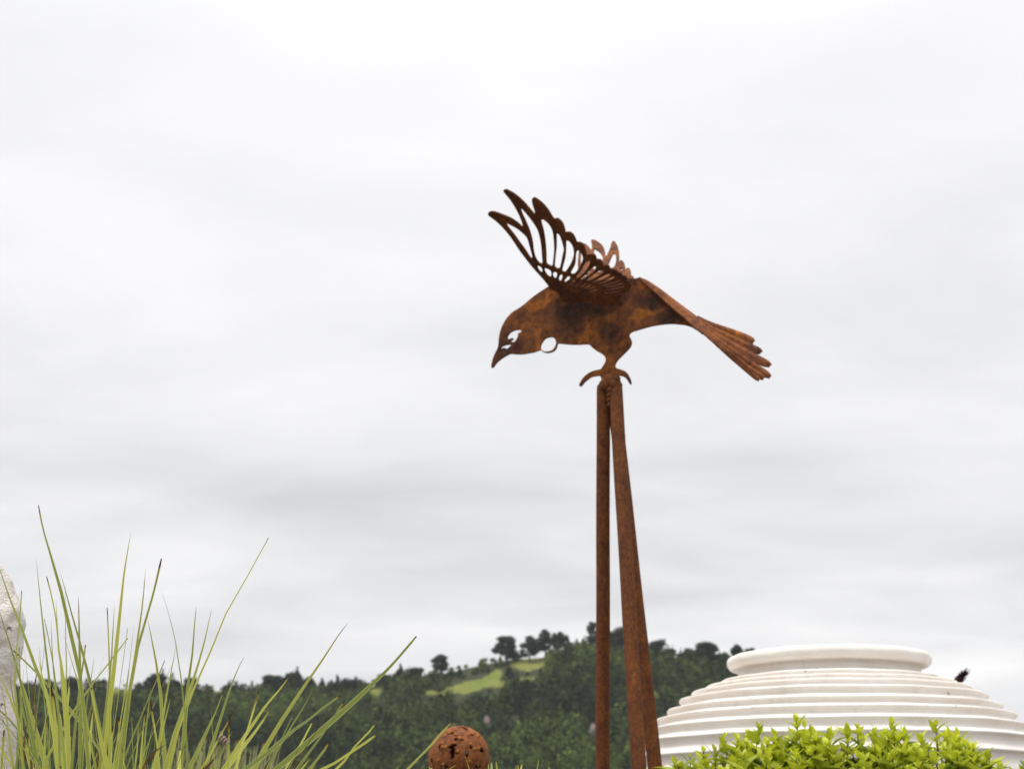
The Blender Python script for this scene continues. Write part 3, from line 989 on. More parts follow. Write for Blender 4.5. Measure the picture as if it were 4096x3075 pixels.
for i in range(6):
    a, b = edges[i], edges[i + 1]
    left = [on_tail(p) for p in a]
    # side by side at the root, parting into separate strips over the outer half
    part = (1.0, 0.90, 0.70, 0.62)
    right = [on_tail((p[0] + (q[0] - p[0]) * f, p[1] + (q[1] - p[1]) * f)) for p, q, f in zip(a, b, part)] + [on_tail(tip_low[i])]
    V, F = ridged_strip(left, right, 0.004, 0.005, 26, 0.010, True)
    k = 0.0004 * (5 - i) + 0.0045
    put('feather', make_mesh('feather', V + TN * k, F, RUST_TAIL, False), tail)

# pipes
POLE_R = 0.0250


def pole(top_px, top_d, low_px, low_d, start):
    a = at(*top_px, top_d); b = at(*low_px, low_d)
    d = (b - a) / np.linalg.norm(b - a)
    g = a + d * ((a[2] + 0.15) / -d[2])
    L = np.linalg.norm(g - a)
    ts = np.concatenate(([0, 0.004, 0.012, 0.03], np.linspace(0.08, L, 46)))
    rs = np.full(len(ts), POLE_R); rs[0] = POLE_R * 0.62; rs[1] = POLE_R * 0.86; rs[2] = POLE_R * 0.96
    P = [a + d * t - bird_root_loc + np.array([math.sin(t * 9 + start), math.cos(t * 7 + start), 0]) * 0.0006 for t in ts]
    V, F = tube(P, rs, 28)
    put('pole', make_mesh('pole', V, F, RUST_POLE), bird)


pole((2413, 1536), 5.0, (2411, 3075), 5.08, 0.3)
pole((2461, 1530), 4.985, (2555, 3075), 4.72, 1.9)
pole((2452, 1560), 5.03, (2621, 3075), 4.95, 4.1)
# weld collar where the foot plate meets the pipes
wb = Bag()
for (x, y, d, r) in ((2440, 1536, 4.99, 0.034), (2424, 1546, 4.985, 0.028), (2458, 1542, 4.98, 0.028), (2438, 1600, 4.972, 0.012), (2437, 1620, 4.972, 0.010), (2439, 1580, 4.970, 0.013), (2440, 1528, 4.985, 0.027), (2462, 1520, 4.975, 0.020), (2422, 1532, 4.985, 0.018), (2445, 1585, 4.98, 0.014), (2438, 1560, 4.965, 0.012)):
    c = at(x, y, d) - bird_root_loc
    bm = bmesh.new(); bmesh.ops.create_icosphere(bm, subdivisions=2, radius=r)
    wb.add([c + np.array(v.co) * (1 + 0.12 * math.sin(v.co.x * 300 + v.co.z * 210)) for v in bm.verts], [tuple(v.index for v in f.verts) for f in bm.faces])
    bm.free()
put('weld_collar', make_mesh('weld_collar', wb.V, wb.F, RUST_POLE), bird)

# ------------------------------------------------------------------ rusty ball with cut-outs
def build_ball():
    c = at(1836, 3028, 6.0)
    r = 123.0 * 6.0 / FPX / ray(1836, 3028)[1]
    root = thing('steel_ball', (c[0], c[1], 0), 'rusty hollow steel ball with ragged cut-out holes behind the grass', 'garden ball')
    off = np.array([0, 0, c[2]])
    bm = bmesh.new(); bmesh.ops.create_icosphere(bm, subdivisions=6, radius=r)
    fwd = -ray(1836, 3028); fwd /= np.linalg.norm(fwd)
    rgt = np.array([1, 0, 0]); upv = np.cross(rgt, fwd); upv = upv if upv[2] > 0 else -upv
    rgt = np.cross(upv, fwd); rgt = rgt if rgt[0] > 0 else -rgt
    # hole centres on the visible side (measured) and random ones all round
    zz = [(1100, 340, 95, 32), (1180, 375, 40, 50), (960, 605, 36, 30), (620, 750, 40, 60), (890, 880, 40, 115), (920, 730, 50, 28), (840, 770, 50, 30), (1000, 890, 45, 22),
          (1205, 905, 34, 52), (1520, 830, 55, 50), (1490, 800, 50, 24), (1680, 880, 26, 40), (430, 1060, 38, 40), (720, 1175, 60, 36), (860, 470, 50, 26), (1310, 500, 45, 20), (1285, 785, 24, 26),
          (790, 460, 40, 16), (1440, 1180, 60, 40), (690, 560, 24, 22), (1095, 615, 24, 18)]
    holes, beads = [], []
    s = 400 / 2212.0
    for (u, v, a, b) in zz:
        x = (1650 + u * s - 1836) / 123.0; y = (3028 - 2850 - v * s) / 123.0
        q = 1 - x * x - y * y
        if q < 0.01: continue
        d = rgt * x + upv * y + fwd * math.sqrt(q)
        holes.append((d, a * s / 123.0 * 1.35, b * s / 123.0 * 1.3))
    rs = np.random.default_rng(5)
    for _ in range(60):
        d = rs.normal(size=3); d /= np.linalg.norm(d)
        if np.dot(d, fwd) > 0.05: continue
        holes.append((d, rs.uniform(.04, .13), rs.uniform(.04, .13)))
    for (u, v) in ((740, 430), (830, 440), (800, 470), (1210, 505), (1290, 480), (1430, 545), (1460, 520), (1350, 480), (645, 690), (660, 770), (740, 775), (1280, 705), (1370, 805), (1450, 795), (1000, 862), (940, 500), (1050, 580), (580, 1040), (690, 1130), (1260, 1070), (960, 400)):
        x = (1650 + u * s - 1836) / 123.0; y = (3028 - 2850 - v * s) / 123.0
        d = rgt * x + upv * y + fwd * math.sqrt(max(0.01, 1 - x * x - y * y))
        beads.append(d / np.linalg.norm(d))
    kill = []
    for f in bm.faces:
        p = np.array(f.calc_center_median()) / r
        for d, a, b in holes:
            if np.dot(p, d) < 0.85: continue
            t1 = np.cross(d, upv); t1 /= np.linalg.norm(t1) + 1e-9
            t2 = np.cross(t1, d)
            x, y = np.dot(p, t1) / a, np.dot(p, t2) / b
            wob = 1 + 0.30 * math.sin(5 * math.atan2(y, x) + a * 90)
            if x * x + y * y < wob:
                kill.append(f); break
    bmesh.ops.delete(bm, geom=kill, context='FACES')
    me = bpy.data.meshes.new('shell'); bm.to_mesh(me); bm.free()
    me.transform(Matrix.Translation(off)); me.materials.append(RUST_BALL)
    me.polygons.foreach_set('use_smooth', [True] * len(me.polygons))
    sh = put('shell', me, root)
    so = sh.modifiers.new('thickness', 'SOLIDIFY'); so.thickness = 0.004; so.offset = -1
    for d in beads:
        b = bmesh.new(); bmesh.ops.create_icosphere(b, subdivisions=2, radius=0.0075)
        k = rs.uniform(.7, 1.3, 3)
        bb = Bag(); bb.add([off + d * r * 0.995 + np.array(v.co) * k for v in b.verts], [tuple(v.index for v in f.verts) for f in b.faces]); b.free()
        put('rust_bead', make_mesh('rust_bead', bb.V, bb.F, RUST_BEAD), root)
    V, F = tube([(0, 0, -0.1), (0, 0, c[2] * .5), (0, 0, c[2] - r * 0.9)], [.012] * 3, 12)
    put('stake', make_mesh('stake', V, F, RUST_POLE), root)


build_ball()

# ------------------------------------------------------------------ big white ringed vase
VD = 6.5


def build_vase():
    axis_px = 3311
    a = at(axis_px, 2650, VD)
    ax, ay = a[0], a[1]
    root = thing('vase', (ax, ay, 0), 'huge white ringed clay vase with thick rolled rim behind the lime hedge', 'vase')
    sc_ = VD / (FPX * (CP + SP * 0.0))

    def rz(rp, y):
        dy = ray(axis_px, y)
        return rp * VD / (FPX * dy[1]), CAMH + dy[2] * VD / dy[1]
    crests = [(430, 2723), (491, 2745), (549, 2768), (602, 2798), (654, 2839), (702, 2876), (746, 2919), (779, 2968), (800, 3030), (812, 3103), (818, 3185), (816, 3275), (804, 3370), (782, 3465), (750, 3560), (710, 3655), (662, 3750), (612, 3845)]
    prof = []
    rr, rzc = rz(400 - 27, 2650)
    tube_r = 26 * VD / FPX
    neck_r, neck_z = rz(354, 2693)
    # inside of the mouth, then round the rolled rim, then down the neck
    inner = [(neck_r * 0.86, neck_z - 0.25), (neck_r * 0.90, neck_z - 0.05), (rr - tube_r * 1.05, rzc - tube_r * 0.3)]
    prof += inner
    for k in range(17):
        w = math.pi - k * (math.pi * 1.42) / 16
        prof.append((rr + math.cos(w) * tube_r * 1.06, rzc + math.sin(w) * tube_r))
    rim_n = len(prof)
    prof += [(neck_r * 1.005, neck_z + 0.022), (neck_r, neck_z + 0.010), (neck_r * 1.012, neck_z)]
    prev = (neck_r * 1.012, neck_z)
    for i, (rp, y) in enumerate(crests):
        cr, cz = rz(rp, y)
        dr, dz = cr - prev[0], prev[1] - cz
        # tread sloping gently out to a rounded crest; below it a hollow riser
        if i == 0:
            prof += [(prev[0] + .001, prev[1] - dz * .45), (prev[0] + .006, prev[1] - dz * .72), (prev[0] + dr * .45, cz + .009)]
        else:
            b = min(dr, 0)
            o = 0.25 if i < 3 else (0.6 if i == 3 else 1.0)      # the upper ledges are worn shallow
            prof += [(prev[0] - 0.009 * o + b * .2, prev[1] - dz * 0.22), (prev[0] - 0.013 * o + b * .4, prev[1] - dz * 0.48),
                     (prev[0] + max(dr, 0) * 0.05 - 0.008 * o + b * .6, prev[1] - dz * 0.68),
                     (prev[0] + dr * 0.24, prev[1] - dz * 0.82), (prev[0] + dr * 0.55, prev[1] - dz * 0.905), (prev[0] + dr * 0.86, prev[1] - dz * 0.965)]
        prof += [(cr - 0.002, cz + 0.002), (cr + 0.0015, cz - 0.006)]
        prev = (cr, cz)
    prof += [(prev[0] - 0.02, prev[1] * 0.5), (prev[0] - 0.04, 0.0)]
    P = catmull([(p[0], p[1], 0) for p in prof], 3, False)[:, :2]
    S = 220
    V, F = [], []
    n = len(P)
    for k in range(S):
        w = 2 * math.pi * k / S
        for j, (pr, pz) in enumerate(P):
            wob = 0.0015 * math.sin(3 * w + pz * 2) + 0.0008 * math.sin(7 * w + pz * 23 + 1) + 0.0012 * math.sin(17 * w + pz * 41)
            V.append(((pr + wob) * math.cos(w), (pr + wob) * math.sin(w), pz + 0.0009 * math.sin(4 * w + pr * 6) + 0.0007 * math.sin(11 * w + pr * 15)))
    split = int(rim_n * 3)
    faces = {'rim': [], 'body': []}
    for k in range(S):
        k2 = (k + 1) % S
        for j in range(n - 1):
            f = (k * n + j, k2 * n + j, k2 * n + j + 1, k * n + j + 1)
            faces['rim' if j < split else 'body'].append(f[::-1])
    for nm in ('body', 'rim'):
        used = sorted({i for f in faces[nm] for i in f}); mp = {i: q for q, i in enumerate(used)}
        put(nm, make_mesh(nm, [V[i] for i in used], [tuple(mp[i] for i in f) for f in faces[nm]], WHITE_CLAY), root)


build_vase()

# ------------------------------------------------------------------ white standing stone at the left edge
def build_stone():
    D = 3.3
    edge = [(0, 2222), (38, 2262), (64, 2320), (80, 2385), (94, 2450), (96, 2495), (86, 2540), (86, 2600), (84, 2680), (78, 2705), (68, 2740), (70, 2800), (76, 2900), (72, 3000), (66, 3075), (80, 3300), (95, 3700), (110, 4200)]
    cx = at(-200, 2700, D)[0]
    H, N = 90, 96
    pts = [at(x, y, D) for x, y in edge]
    zs = np.array([p[2] for p in pts])[::-1]; xs = np.array([p[0] for p in pts])[::-1]
    ztop = at(-120, 2185, D)[2]
    V, F = [], []
    rs = np.random.default_rng(3)
    kk = rs.normal(size=(26, 3)) * np.geomspace(6, 70, 26)[:, None]; ph = rs.uniform(0, 6, 26); am = 0.0075 / np.geomspace(1, 5, 26)
    for i in range(H + 1):
        t = i / H
        z = ztop * (1 - (1 - t) ** 1.0) if i else 0.0
        z = ztop * math.sin(t * math.pi / 2) ** 0.85 if t > 0 else 0
        if z <= zs[-1]:
            R = np.interp(z, zs, xs) - cx
        else:
            q = (z - zs[-1]) / (ztop - zs[-1] + 1e-9)
            R = (xs[-1] - cx) * math.sqrt(max(0.0, 1 - q * q))
        for k in range(N):
            w = 2 * math.pi * k / N
            p = np.array([math.cos(w) * R, math.sin(w) * R * 0.8, z])
            dsp = sum(am[m] * math.sin(float(np.dot(kk[m], p)) + ph[m]) for m in range(26)) * 0.55
            pit = math.sin(p[0] * 61 + p[2] * 37) * math.sin(p[1] * 53 - p[2] * 71 + 1)
            dsp -= 0.010 * max(0, pit - 0.72) / 0.28
            dsp -= 0.011
            if R > 0.02: p[:2] *= 1 + dsp / R
            V.append(p)
    for i in range(H):
        for k in range(N):
            F.append((i * N + k, i * N + (k + 1) % N, (i + 1) * N + (k + 1) % N, (i + 1) * N + k))
    F.append(tuple(range(H * N, (H + 1) * N)))
    o = put('standing_stone', make_mesh('standing_stone', V, F, WHITE_STONE), None, (cx, at(0, 2700, D)[1], 0))
    tag(o, 'rough pitted white standing stone at the left edge behind tall grass', 'stone')


build_stone()

# ------------------------------------------------------------------ sword-leaved grass
def zA(u, v): return (u * .3617, 2000 + v * .3617)
def zB(u, v): return (u * .3617, 2475 + v * .3617)
def zC(u, v): return (700 + u * .3617, 2475 + v * .3617)
def zD(u, v): return (1400 + u * .3617, 2475 + v * .3617)


def blade_mesh(P, width, brown, tint, blunt, twist, facing, mat, prof_pow=0.75, full=0.5):
    """P: points tip -> root (world or local). Folded strip, three vertices across."""
    P = catmull(P, 6, False)
    s = np.concatenate(([0], np.cumsum(np.linalg.norm(np.diff(P, axis=0), axis=1))))
    q = np.concatenate((np.linspace(0, min(0.09, s[-1] * .2), 6)[:-1], np.linspace(min(0.09, s[-1] * .2), s[-1], 16)))
    C = np.column_stack([np.interp(q, s, P[:, k]) for k in range(3)])
    T = np.gradient(C, axis=0); T /= np.linalg.norm(T, axis=1, keepdims=True)
    V, F, ac, td = [], [], [], []
    n = len(C)
    for i in range(n):
        f = q[i] / s[-1]
        w = min(1.0, (f / full) ** prof_pow)
        if blunt: w = max(w, 0.42 if i else 0.25)
        w = max(w, 0.05 if i else 0.01) * width
        if f > 0.75: w *= 1 - 0.35 * (f - .75) / .25
        a = np.cross(T[i], facing); a /= np.linalg.norm(a) + 1e-9
        b = np.cross(a, T[i])
        ang = twist[0] + twist[1] * f
        side = a * math.cos(ang) + b * math.sin(ang)
        nrm = np.cross(side, T[i])
        V += [C[i] - side * w / 2, C[i] + nrm * w * 0.16, C[i] + side * w / 2]
        ac += [-1, 0, 1]; td += [q[i] / brown] * 3
        if i:
            o = 3 * i
            F += [(o - 3, o - 2, o + 1, o), (o - 2, o - 1, o + 2, o + 1)]
    me = make_mesh('leaf', V, F, mat)
    fattr(me, 'across', ac); fattr(me, 'tipdist', td); fattr(me, 'tint', [tint] * len(V))
    return me


def grass_plant(root, traced, depth, drange, root_x, rnd, mat=None, wscale=1.0):
    rl = np.array(root.location)
    for pts, w in traced:
        d0 = depth + rnd.uniform(*drange)
        dt = rnd.uniform(-0.06, 0.06)
        n = len(pts)
        W = [at(x, y, d0 + dt * (1 - i / max(n - 1, 1))) for i, (x, y) in enumerate(pts)]
        if n == 2: W = [W[0], (W[0] + W[1]) / 2, W[1]]
        last, prev = W[-1], W[-2]
        d = last - prev; d /= np.linalg.norm(d)
        # run on below the frame, bending in to the crown of the plant on the ground
        r0 = np.array([root_x + rnd.uniform(-.09, .09), depth + rnd.uniform(-.08, .08), -0.02])
        drop = last[2]
        mid = last + d * drop * 0.30
        mid2 = mid * 0.45 + r0 * 0.55 + np.array([0, 0, drop * 0.12])
        P = np.array(W + [mid, mid2, r0]) - rl
        brown = rnd.choice((0.012, 0.02, 0.03, 0.045, 0.006, 0.07))
        wd = w * .3617 * d0 / FPX * wscale * 1.25
        me = blade_mesh(P, wd, brown, rnd.choice((rnd.uniform(0, .35), rnd.uniform(.25, .75), rnd.uniform(.65, 1))), rnd.random() < 0.45, (rnd.uniform(-.5, .5), rnd.uniform(-.7, .7)),
                        np.array([rnd.uniform(-.3, .3), 1, rnd.uniform(-.2, .2)]), mat or BLADE,
                        full=(rnd.uniform(.16, .36) if n > 2 else 0.08))
        put('leaf', me, root)


A_, B_, C_, D_ = zA, zB, zC, zD
CLUMP1 = [
    ([A_(425, 55), A_(480, 330), A_(600, 740), A_(705, 1120), B_(765, 90), B_(860, 470), B_(905, 800), B_(950, 1250), B_(980, 1659)], 40),
    ([A_(398, 635), A_(440, 1050), B_(505, 345), B_(560, 800), B_(640, 1659)], 30),
    ([A_(515, 840), A_(600, 1200), B_(655, 345), B_(700, 900), B_(760, 1659)], 26),
    ([A_(722, 940), B_(725, 170), B_(735, 600), B_(720, 1200), B_(715, 1659)], 18),
    ([A_(868, 1050), B_(880, 345), B_(886, 560), B_(890, 1100), B_(885, 1659)], 32),
    ([A_(660, 770), A_(740, 1060), A_(870, 1540), B_(930, 380), B_(1000, 720), B_(1100, 1200), B_(1190, 1659)], 32),
    ([A_(1450, 345), A_(1370, 830), A_(1300, 1500), B_(1230, 800), B_(1190, 1100), B_(1130, 1659)], 46),
    ([A_(1185, 1185), B_(1205, 345), B_(1215, 700), B_(1215, 1200), B_(1210, 1659)], 26),
    ([A_(1268, 1130), A_(1240, 1600), B_(1230, 500), B_(1180, 900), B_(1120, 1500)], 24),
    ([A_(1610, 760), A_(1570, 1200), B_(1500, 345), B_(1470, 600), B_(1350, 1250), B_(1280, 1659)], 36),
    ([A_(1785, 645), A_(1690, 1050), A_(1530, 1600), B_(1480, 560), B_(1420, 900), B_(1330, 1659)], 44),
    ([A_(1632, 1300), A_(1680, 1550), B_(1740, 560), B_(1790, 950), B_(1800, 1300), B_(1830, 1659)], 30),
    ([A_(1777, 985), A_(1850, 1200), A_(1940, 1560), B_(1990, 550), B_(2050, 1100), B_(2075, 1659)], 22),
    ([A_(2168, 1160), A_(2140, 1500), B_(2120, 500), B_(2080, 760), B_(2060, 1100), B_(1990, 1659)], 30),
    ([B_(1412, 212), B_(1200, 490), B_(950, 810), B_(700, 1200), B_(460, 1659)], 30),
    ([B_(1948, 280), B_(1880, 650), B_(1820, 950), B_(1760, 1400), B_(1720, 1659)], 38),
    ([(-20, 2225), A_(0, 770), A_(130, 1150), A_(240, 1420), B_(400, 550), B_(540, 900), B_(640, 1300), B_(700, 1659)], 42),
    ([(-14, 2400), B_(20, 0), B_(130, 340), B_(230, 700), B_(330, 1150), B_(420, 1659)], 44),
    ([A_(240, 995), A_(215, 1350), B_(180, 345), B_(160, 560), B_(170, 900), B_(220, 1300), B_(260, 1659)], 24),
    ([B_(150, 350), B_(300, 490), B_(480, 670), B_(650, 850), B_(850, 1100), B_(1020, 1300), B_(1250, 1659)], 38),
    ([B_(420, 395), B_(450, 560), B_(520, 870), B_(580, 1150), B_(650, 1659)], 44),
    ([B_(715, 195), B_(780, 420), B_(860, 690), B_(930, 950), B_(980, 1250), B_(1060, 1659)], 46),
    ([B_(945, 285), B_(920, 480), B_(880, 760), B_(840, 1100), B_(790, 1659)], 38),
    ([B_(1045, 400), B_(1000, 700), B_(950, 1000), B_(900, 1659)], 34),
    ([A_(620, 1110), B_(650, 350), B_(700, 620), B_(740, 950), B_(755, 1300), B_(760, 1659)], 38),
    ([B_(565, 0), B_(580, 400), B_(620, 850), B_(690, 1300), B_(720, 1659)], 24),
    ([B_(490, 0), B_(560, 340), B_(640, 900), B_(660, 1659)], 20),
    ([B_(5, 690), B_(60, 1000), B_(110, 1400), B_(150, 1659)], 40),
    ([(-12, 2670), B_(80, 800), B_(180, 1050), B_(260, 1300), B_(350, 1659)], 48),
    ([B_(230, 690), B_(330, 1000), B_(430, 1350), B_(520, 1659)], 62),
    ([B_(210, 740), B_(250, 1000), B_(320, 1300), B_(360, 1659)], 38),
    ([B_(405, 600), B_(375, 860), B_(395, 1100), B_(410, 1659)], 26),
    ([B_(115, 660), B_(130, 800), B_(190, 1100), B_(230, 1659)], 26),
    ([B_(565, 740), B_(600, 1000), B_(640, 1400), B_(680, 1659)], 48),
    ([B_(770, 720), B_(745, 1000), B_(730, 1300), B_(730, 1659)], 36),
    ([B_(945, 1010), B_(930, 1250), B_(890, 1659)], 56),
    ([B_(1035, 930), B_(1010, 1200), B_(970, 1659)], 56),
    ([B_(1010, 760), B_(1060, 1050), B_(1120, 1350), B_(1190, 1659)], 44),
    ([B_(1250, 1180), B_(1235, 1400), B_(1220, 1659)], 36),
    ([B_(1312, 1080), B_(1320, 1300), B_(1310, 1659)], 36),
    ([B_(1535, 1115), B_(1520, 1400), B_(1490, 1659)], 38),
    ([B_(1610, 1005), B_(1580, 1250), B_(1550, 1659)], 34),
    ([B_(1670, 715), B_(1640, 1000), B_(1600, 1350), B_(1575, 1659)], 40),
    ([B_(1660, 890), B_(1700, 1150), B_(1740, 1400), B_(1760, 1659)], 34),
    ([B_(1895, 840), B_(1830, 1100), B_(1760, 1400), B_(1690, 1659)], 42),
    ([B_(1870, 1250), B_(1820, 1400), B_(1770, 1530), B_(1740, 1659)], 20),
    ([B_(1995, 1430), B_(1985, 1550), B_(1975, 1659)], 46),
    ([(-12, 2830), B_(150, 1160), B_(290, 1370), B_(430, 1600)], 36),
    ([(-14, 2862), B_(60, 1160), B_(200, 1350), B_(420, 1640)], 42),
    ([(-14, 2965), B_(60, 1500), B_(130, 1620)], 34),
    ([B_(780, 1265), B_(760, 1500), B_(750, 1659)], 56),
    ([B_(525, 1040), B_(500, 1300), B_(480, 1659)], 46),
    ([B_(535, 1090), B_(570, 1350), B_(620, 1659)], 28),
    ([B_(660, 1030), B_(690, 1300), B_(700, 1659)], 34),
    ([B_(45, 1225), B_(30, 1450), B_(15, 1659)], 54),
    ([B_(1130, 1400), B_(1110, 1520), B_(1100, 1659)], 60),
    ([B_(1030, 1290), B_(1100, 1420), B_(1240, 1659)], 30),
    ([B_(1340, 1370), B_(1360, 1500), B_(1380, 1659)], 44),
    ([B_(1215, 1000), B_(1165, 1300), B_(1120, 1659)], 22),
]
CLUMP2 = [
    ([(1074, 2150), (975, 2330), (889, 2481), C_(400, 340), C_(330, 500), C_(210, 760), C_(110, 1050), C_(10, 1300), C_(-70, 1659)], 36),
    ([(787, 2425), C_(222, 0), C_(190, 400), C_(160, 650), C_(120, 900), C_(100, 1300), C_(60, 1659)], 30),
    ([(848, 2435), C_(380, 0), C_(330, 230), C_(270, 450), C_(200, 700), C_(110, 950), C_(0, 1260), C_(-110, 1659)], 36),
    ([C_(1925, 25), C_(1800, 190), C_(1650, 420), C_(1500, 640), C_(1320, 900), C_(1180, 1120), C_(1040, 1330), C_(880, 1659)], 48),
    ([C_(775, 400), C_(700, 540), C_(620, 740), C_(560, 920), C_(470, 1200), C_(330, 1659)], 44),
    ([C_(1325, 540), C_(1180, 750), C_(1000, 960), C_(850, 1180), C_(700, 1400), C_(540, 1659)], 44),
    ([C_(1555, 705), C_(1450, 920), C_(1330, 1120), C_(1240, 1260), C_(1130, 1450), C_(1020, 1659)], 36),
    ([C_(1830, 845), C_(1650, 970), C_(1480, 1110), C_(1250, 1270), C_(1020, 1480), C_(820, 1640)], 44),
    ([D_(735, 190), D_(600, 350), D_(450, 520), D_(280, 690), C_(1935, 950), C_(1740, 1130), C_(1500, 1320), C_(1300, 1510), C_(1140, 1659)], 50),
    ([C_(1880, 890), C_(1760, 1080), C_(1640, 1260), C_(1500, 1450), C_(1350, 1659)], 36),
    ([C_(925, 790), C_(870, 1000), C_(800, 1230), C_(730, 1420), C_(670, 1659)], 40),
    ([C_(1080, 940), C_(980, 1110), C_(850, 1290), C_(700, 1480), C_(560, 1659)], 54),
    ([C_(1320, 1020), C_(1240, 1200), C_(1130, 1430), C_(1020, 1659)], 44),
    ([C_(1520, 1135), C_(1420, 1330), C_(1310, 1510), C_(1220, 1659)], 40),
    ([C_(500, 925), C_(420, 1080), C_(300, 1330), C_(170, 1620)], 38),
    ([C_(550, 750), C_(490, 920), C_(400, 1150), C_(250, 1500)], 18),
    ([C_(665, 975), C_(600, 1110), C_(500, 1290), C_(370, 1540)], 36),
    ([C_(600, 1060), C_(595, 1300), C_(585, 1659)], 36),
    ([C_(655, 1200), C_(560, 1380), C_(450, 1659)], 36),
    ([C_(1710, 1355), C_(1620, 1490), C_(1480, 1659)], 46),
    ([D_(280, 1155), D_(200, 1260), C_(1995, 1400), C_(1880, 1560), C_(1790, 1659)], 34),
    ([D_(290, 1280), D_(150, 1380), C_(1935, 1480), C_(1750, 1600), C_(1650, 1659)], 50),
    ([D_(678, 1470), D_(590, 1570), D_(510, 1659)], 28),
    ([D_(1135, 1130), D_(1020, 1250), D_(880, 1410), D_(760, 1530), D_(640, 1659)], 44),
    ([C_(1540, 1480), C_(1470, 1570), C_(1400, 1659)], 44),
    ([C_(1580, 1560), C_(1500, 1659)], 26),
    ([C_(60, 1440), C_(40, 1659)], 44),
    ([C_(0, 1190), C_(-40, 1450), C_(-60, 1659)], 30),
]
CLUMP3 = [
    ([D_(1300, 1525), D_(1200, 1590), D_(1100, 1659)], 18),
    ([D_(1265, 1490), D_(1295, 1580), D_(1320, 1659)], 20),
    ([D_(1562, 1535), D_(1568, 1659)], 26), ([D_(1612, 1550), D_(1625, 1659)], 26), ([D_(1838, 1612), D_(1835, 1659)], 16),
    ([D_(1910, 1575), D_(1890, 1659)], 26), ([D_(2090, 1540), D_(2070, 1659)], 24), ([D_(870, 1620), D_(885, 1659)], 20),
    ([D_(1530, 1600), D_(1535, 1659)], 16), ([D_(2206, 1600), D_(2200, 1659)], 18), ([D_(1855, 1600), D_(1860, 1659)], 14),
]
g1 = thing('sword_grass', (at(330, 3000, 2.55)[0], 2.55, 0), 'tall upright clump of sword-leaved grass with brown tips beside the white stone', 'grass clump', 'sword grass clumps')
grass_plant(g1, CLUMP1, 2.55, (-0.22, 0.25), at(330, 3000, 2.55)[0], random.Random(1))
g2 = thing('sword_grass', (at(760, 3000, 2.5)[0], 2.5, 0), 'clump of sword-leaved grass whose blades lean right towards the rusty ball', 'grass clump', 'sword grass clumps')
grass_plant(g2, CLUMP2, 2.5, (-0.15, 0.2), at(760, 3000, 2.5)[0], random.Random(2))
g3 = thing('sword_grass', (at(1900, 3000, 3.0)[0], 3.0, 0), 'low grass clump showing only short stubby tips between the ball and the poles', 'grass clump', 'sword grass clumps')
grass_plant(g3, CLUMP3, 3.0, (-0.15, 0.15), at(1900, 3000, 3.0)[0], random.Random(3), wscale=0.9)


def wild_blades(root, n, depth, xr, top_r, rnd, mat, name='leaf', spread=0.25, wr=(0.004, 0.007)):
    """free-growing blades of a clump; top_r is the range of tip height in metres"""
    rl = np.array(root.location)
    for _ in range(n):
        x0 = rnd.uniform(*xr); h = rnd.uniform(*top_r)
        y0 = depth + rnd.uniform(-.12, .12)
        lx, ly = rnd.gauss(0, spread) * h, rnd.gauss(0, spread * .6) * h
        P = np.array([[x0 + lx, y0 + ly, h], [x0 + lx * .62, y0 + ly * .6, h * .74], [x0 + lx * .22, y0 + ly * .25, h * .38], [x0, y0, -0.02]]) - rl
        me = blade_mesh(P, rnd.uniform(*wr), rnd.choice((.01, .02, .04)), rnd.random(), rnd.random() < .4, (rnd.uniform(-.6, .6), rnd.uniform(-.8, .8)),
                        np.array([rnd.uniform(-.4, .4), 1, 0]), mat, full=.3)
        put(name, me, root)


wild_blades(g1, 18, 2.6, (at(-30, 3000, 2.6)[0], at(420, 3000, 2.6)[0]), (0.80, 0.95), random.Random(17), BLADE, spread=.14, wr=(.004, .0065))
wild_blades(g1, 26, 2.62, (at(60, 3000, 2.6)[0], at(640, 3000, 2.6)[0]), (0.78, 0.98), random.Random(14), BLADE, spread=.16, wr=(.0016, .0032))
wild_blades(g1, 9, 2.5, (at(60, 3000, 2.5)[0], at(600, 3000, 2.5)[0]), (0.72, 0.86), random.Random(15), DRY, 'dry_leaf', spread=.2, wr=(.0016, .003))
wild_blades(g2, 16, 2.55, (at(640, 3000, 2.5)[0], at(1000, 3000, 2.5)[0]), (0.72, 0.86), random.Random(16), BLADE, spread=.22, wr=(.0016, .003))
wild_blades(g1, 34, 2.6, (at(120, 3000, 2.6)[0], at(560, 3000, 2.6)[0]), (0.62, 0.80), random.Random(4), BLADE, spread=.16)
wild_blades(g2, 22, 2.5, (at(700, 3000, 2.5)[0], at(980, 3000, 2.5)[0]), (0.55, 0.74), random.Random(5), BLADE, spread=.25)
wild_blades(g3, 18, 3.0, (at(1750, 3000, 3)[0], at(2150, 3000, 3)[0]), (0.5, 0.715), random.Random(6), BLADE, spread=.12)
# pale clumps farther back, out of focus
for px, w, lab, sd_ in ((740, 55, 'blurred pale grass clump far behind the tall blades, left one of three', 21), (850, 45, 'blurred pale grass clump far behind the tall blades, middle one of three', 22), (975, 60, 'blurred pale grass clump far behind the tall blades, right one of three', 23)):
    d = 8.0
    a, b = at(px - w, 3000, d)[0], at(px + w, 3000, d)[0]
    gp = thing('pale_grass', ((a + b) / 2, d, 0), lab, 'grass clump', 'pale grass clumps behind')
    wild_blades(gp, 46, d, (a, b), (0.95, at(px, 2935, d)[2]), random.Random(sd_), BLADE_PALE, spread=.09, wr=(.009, .015))
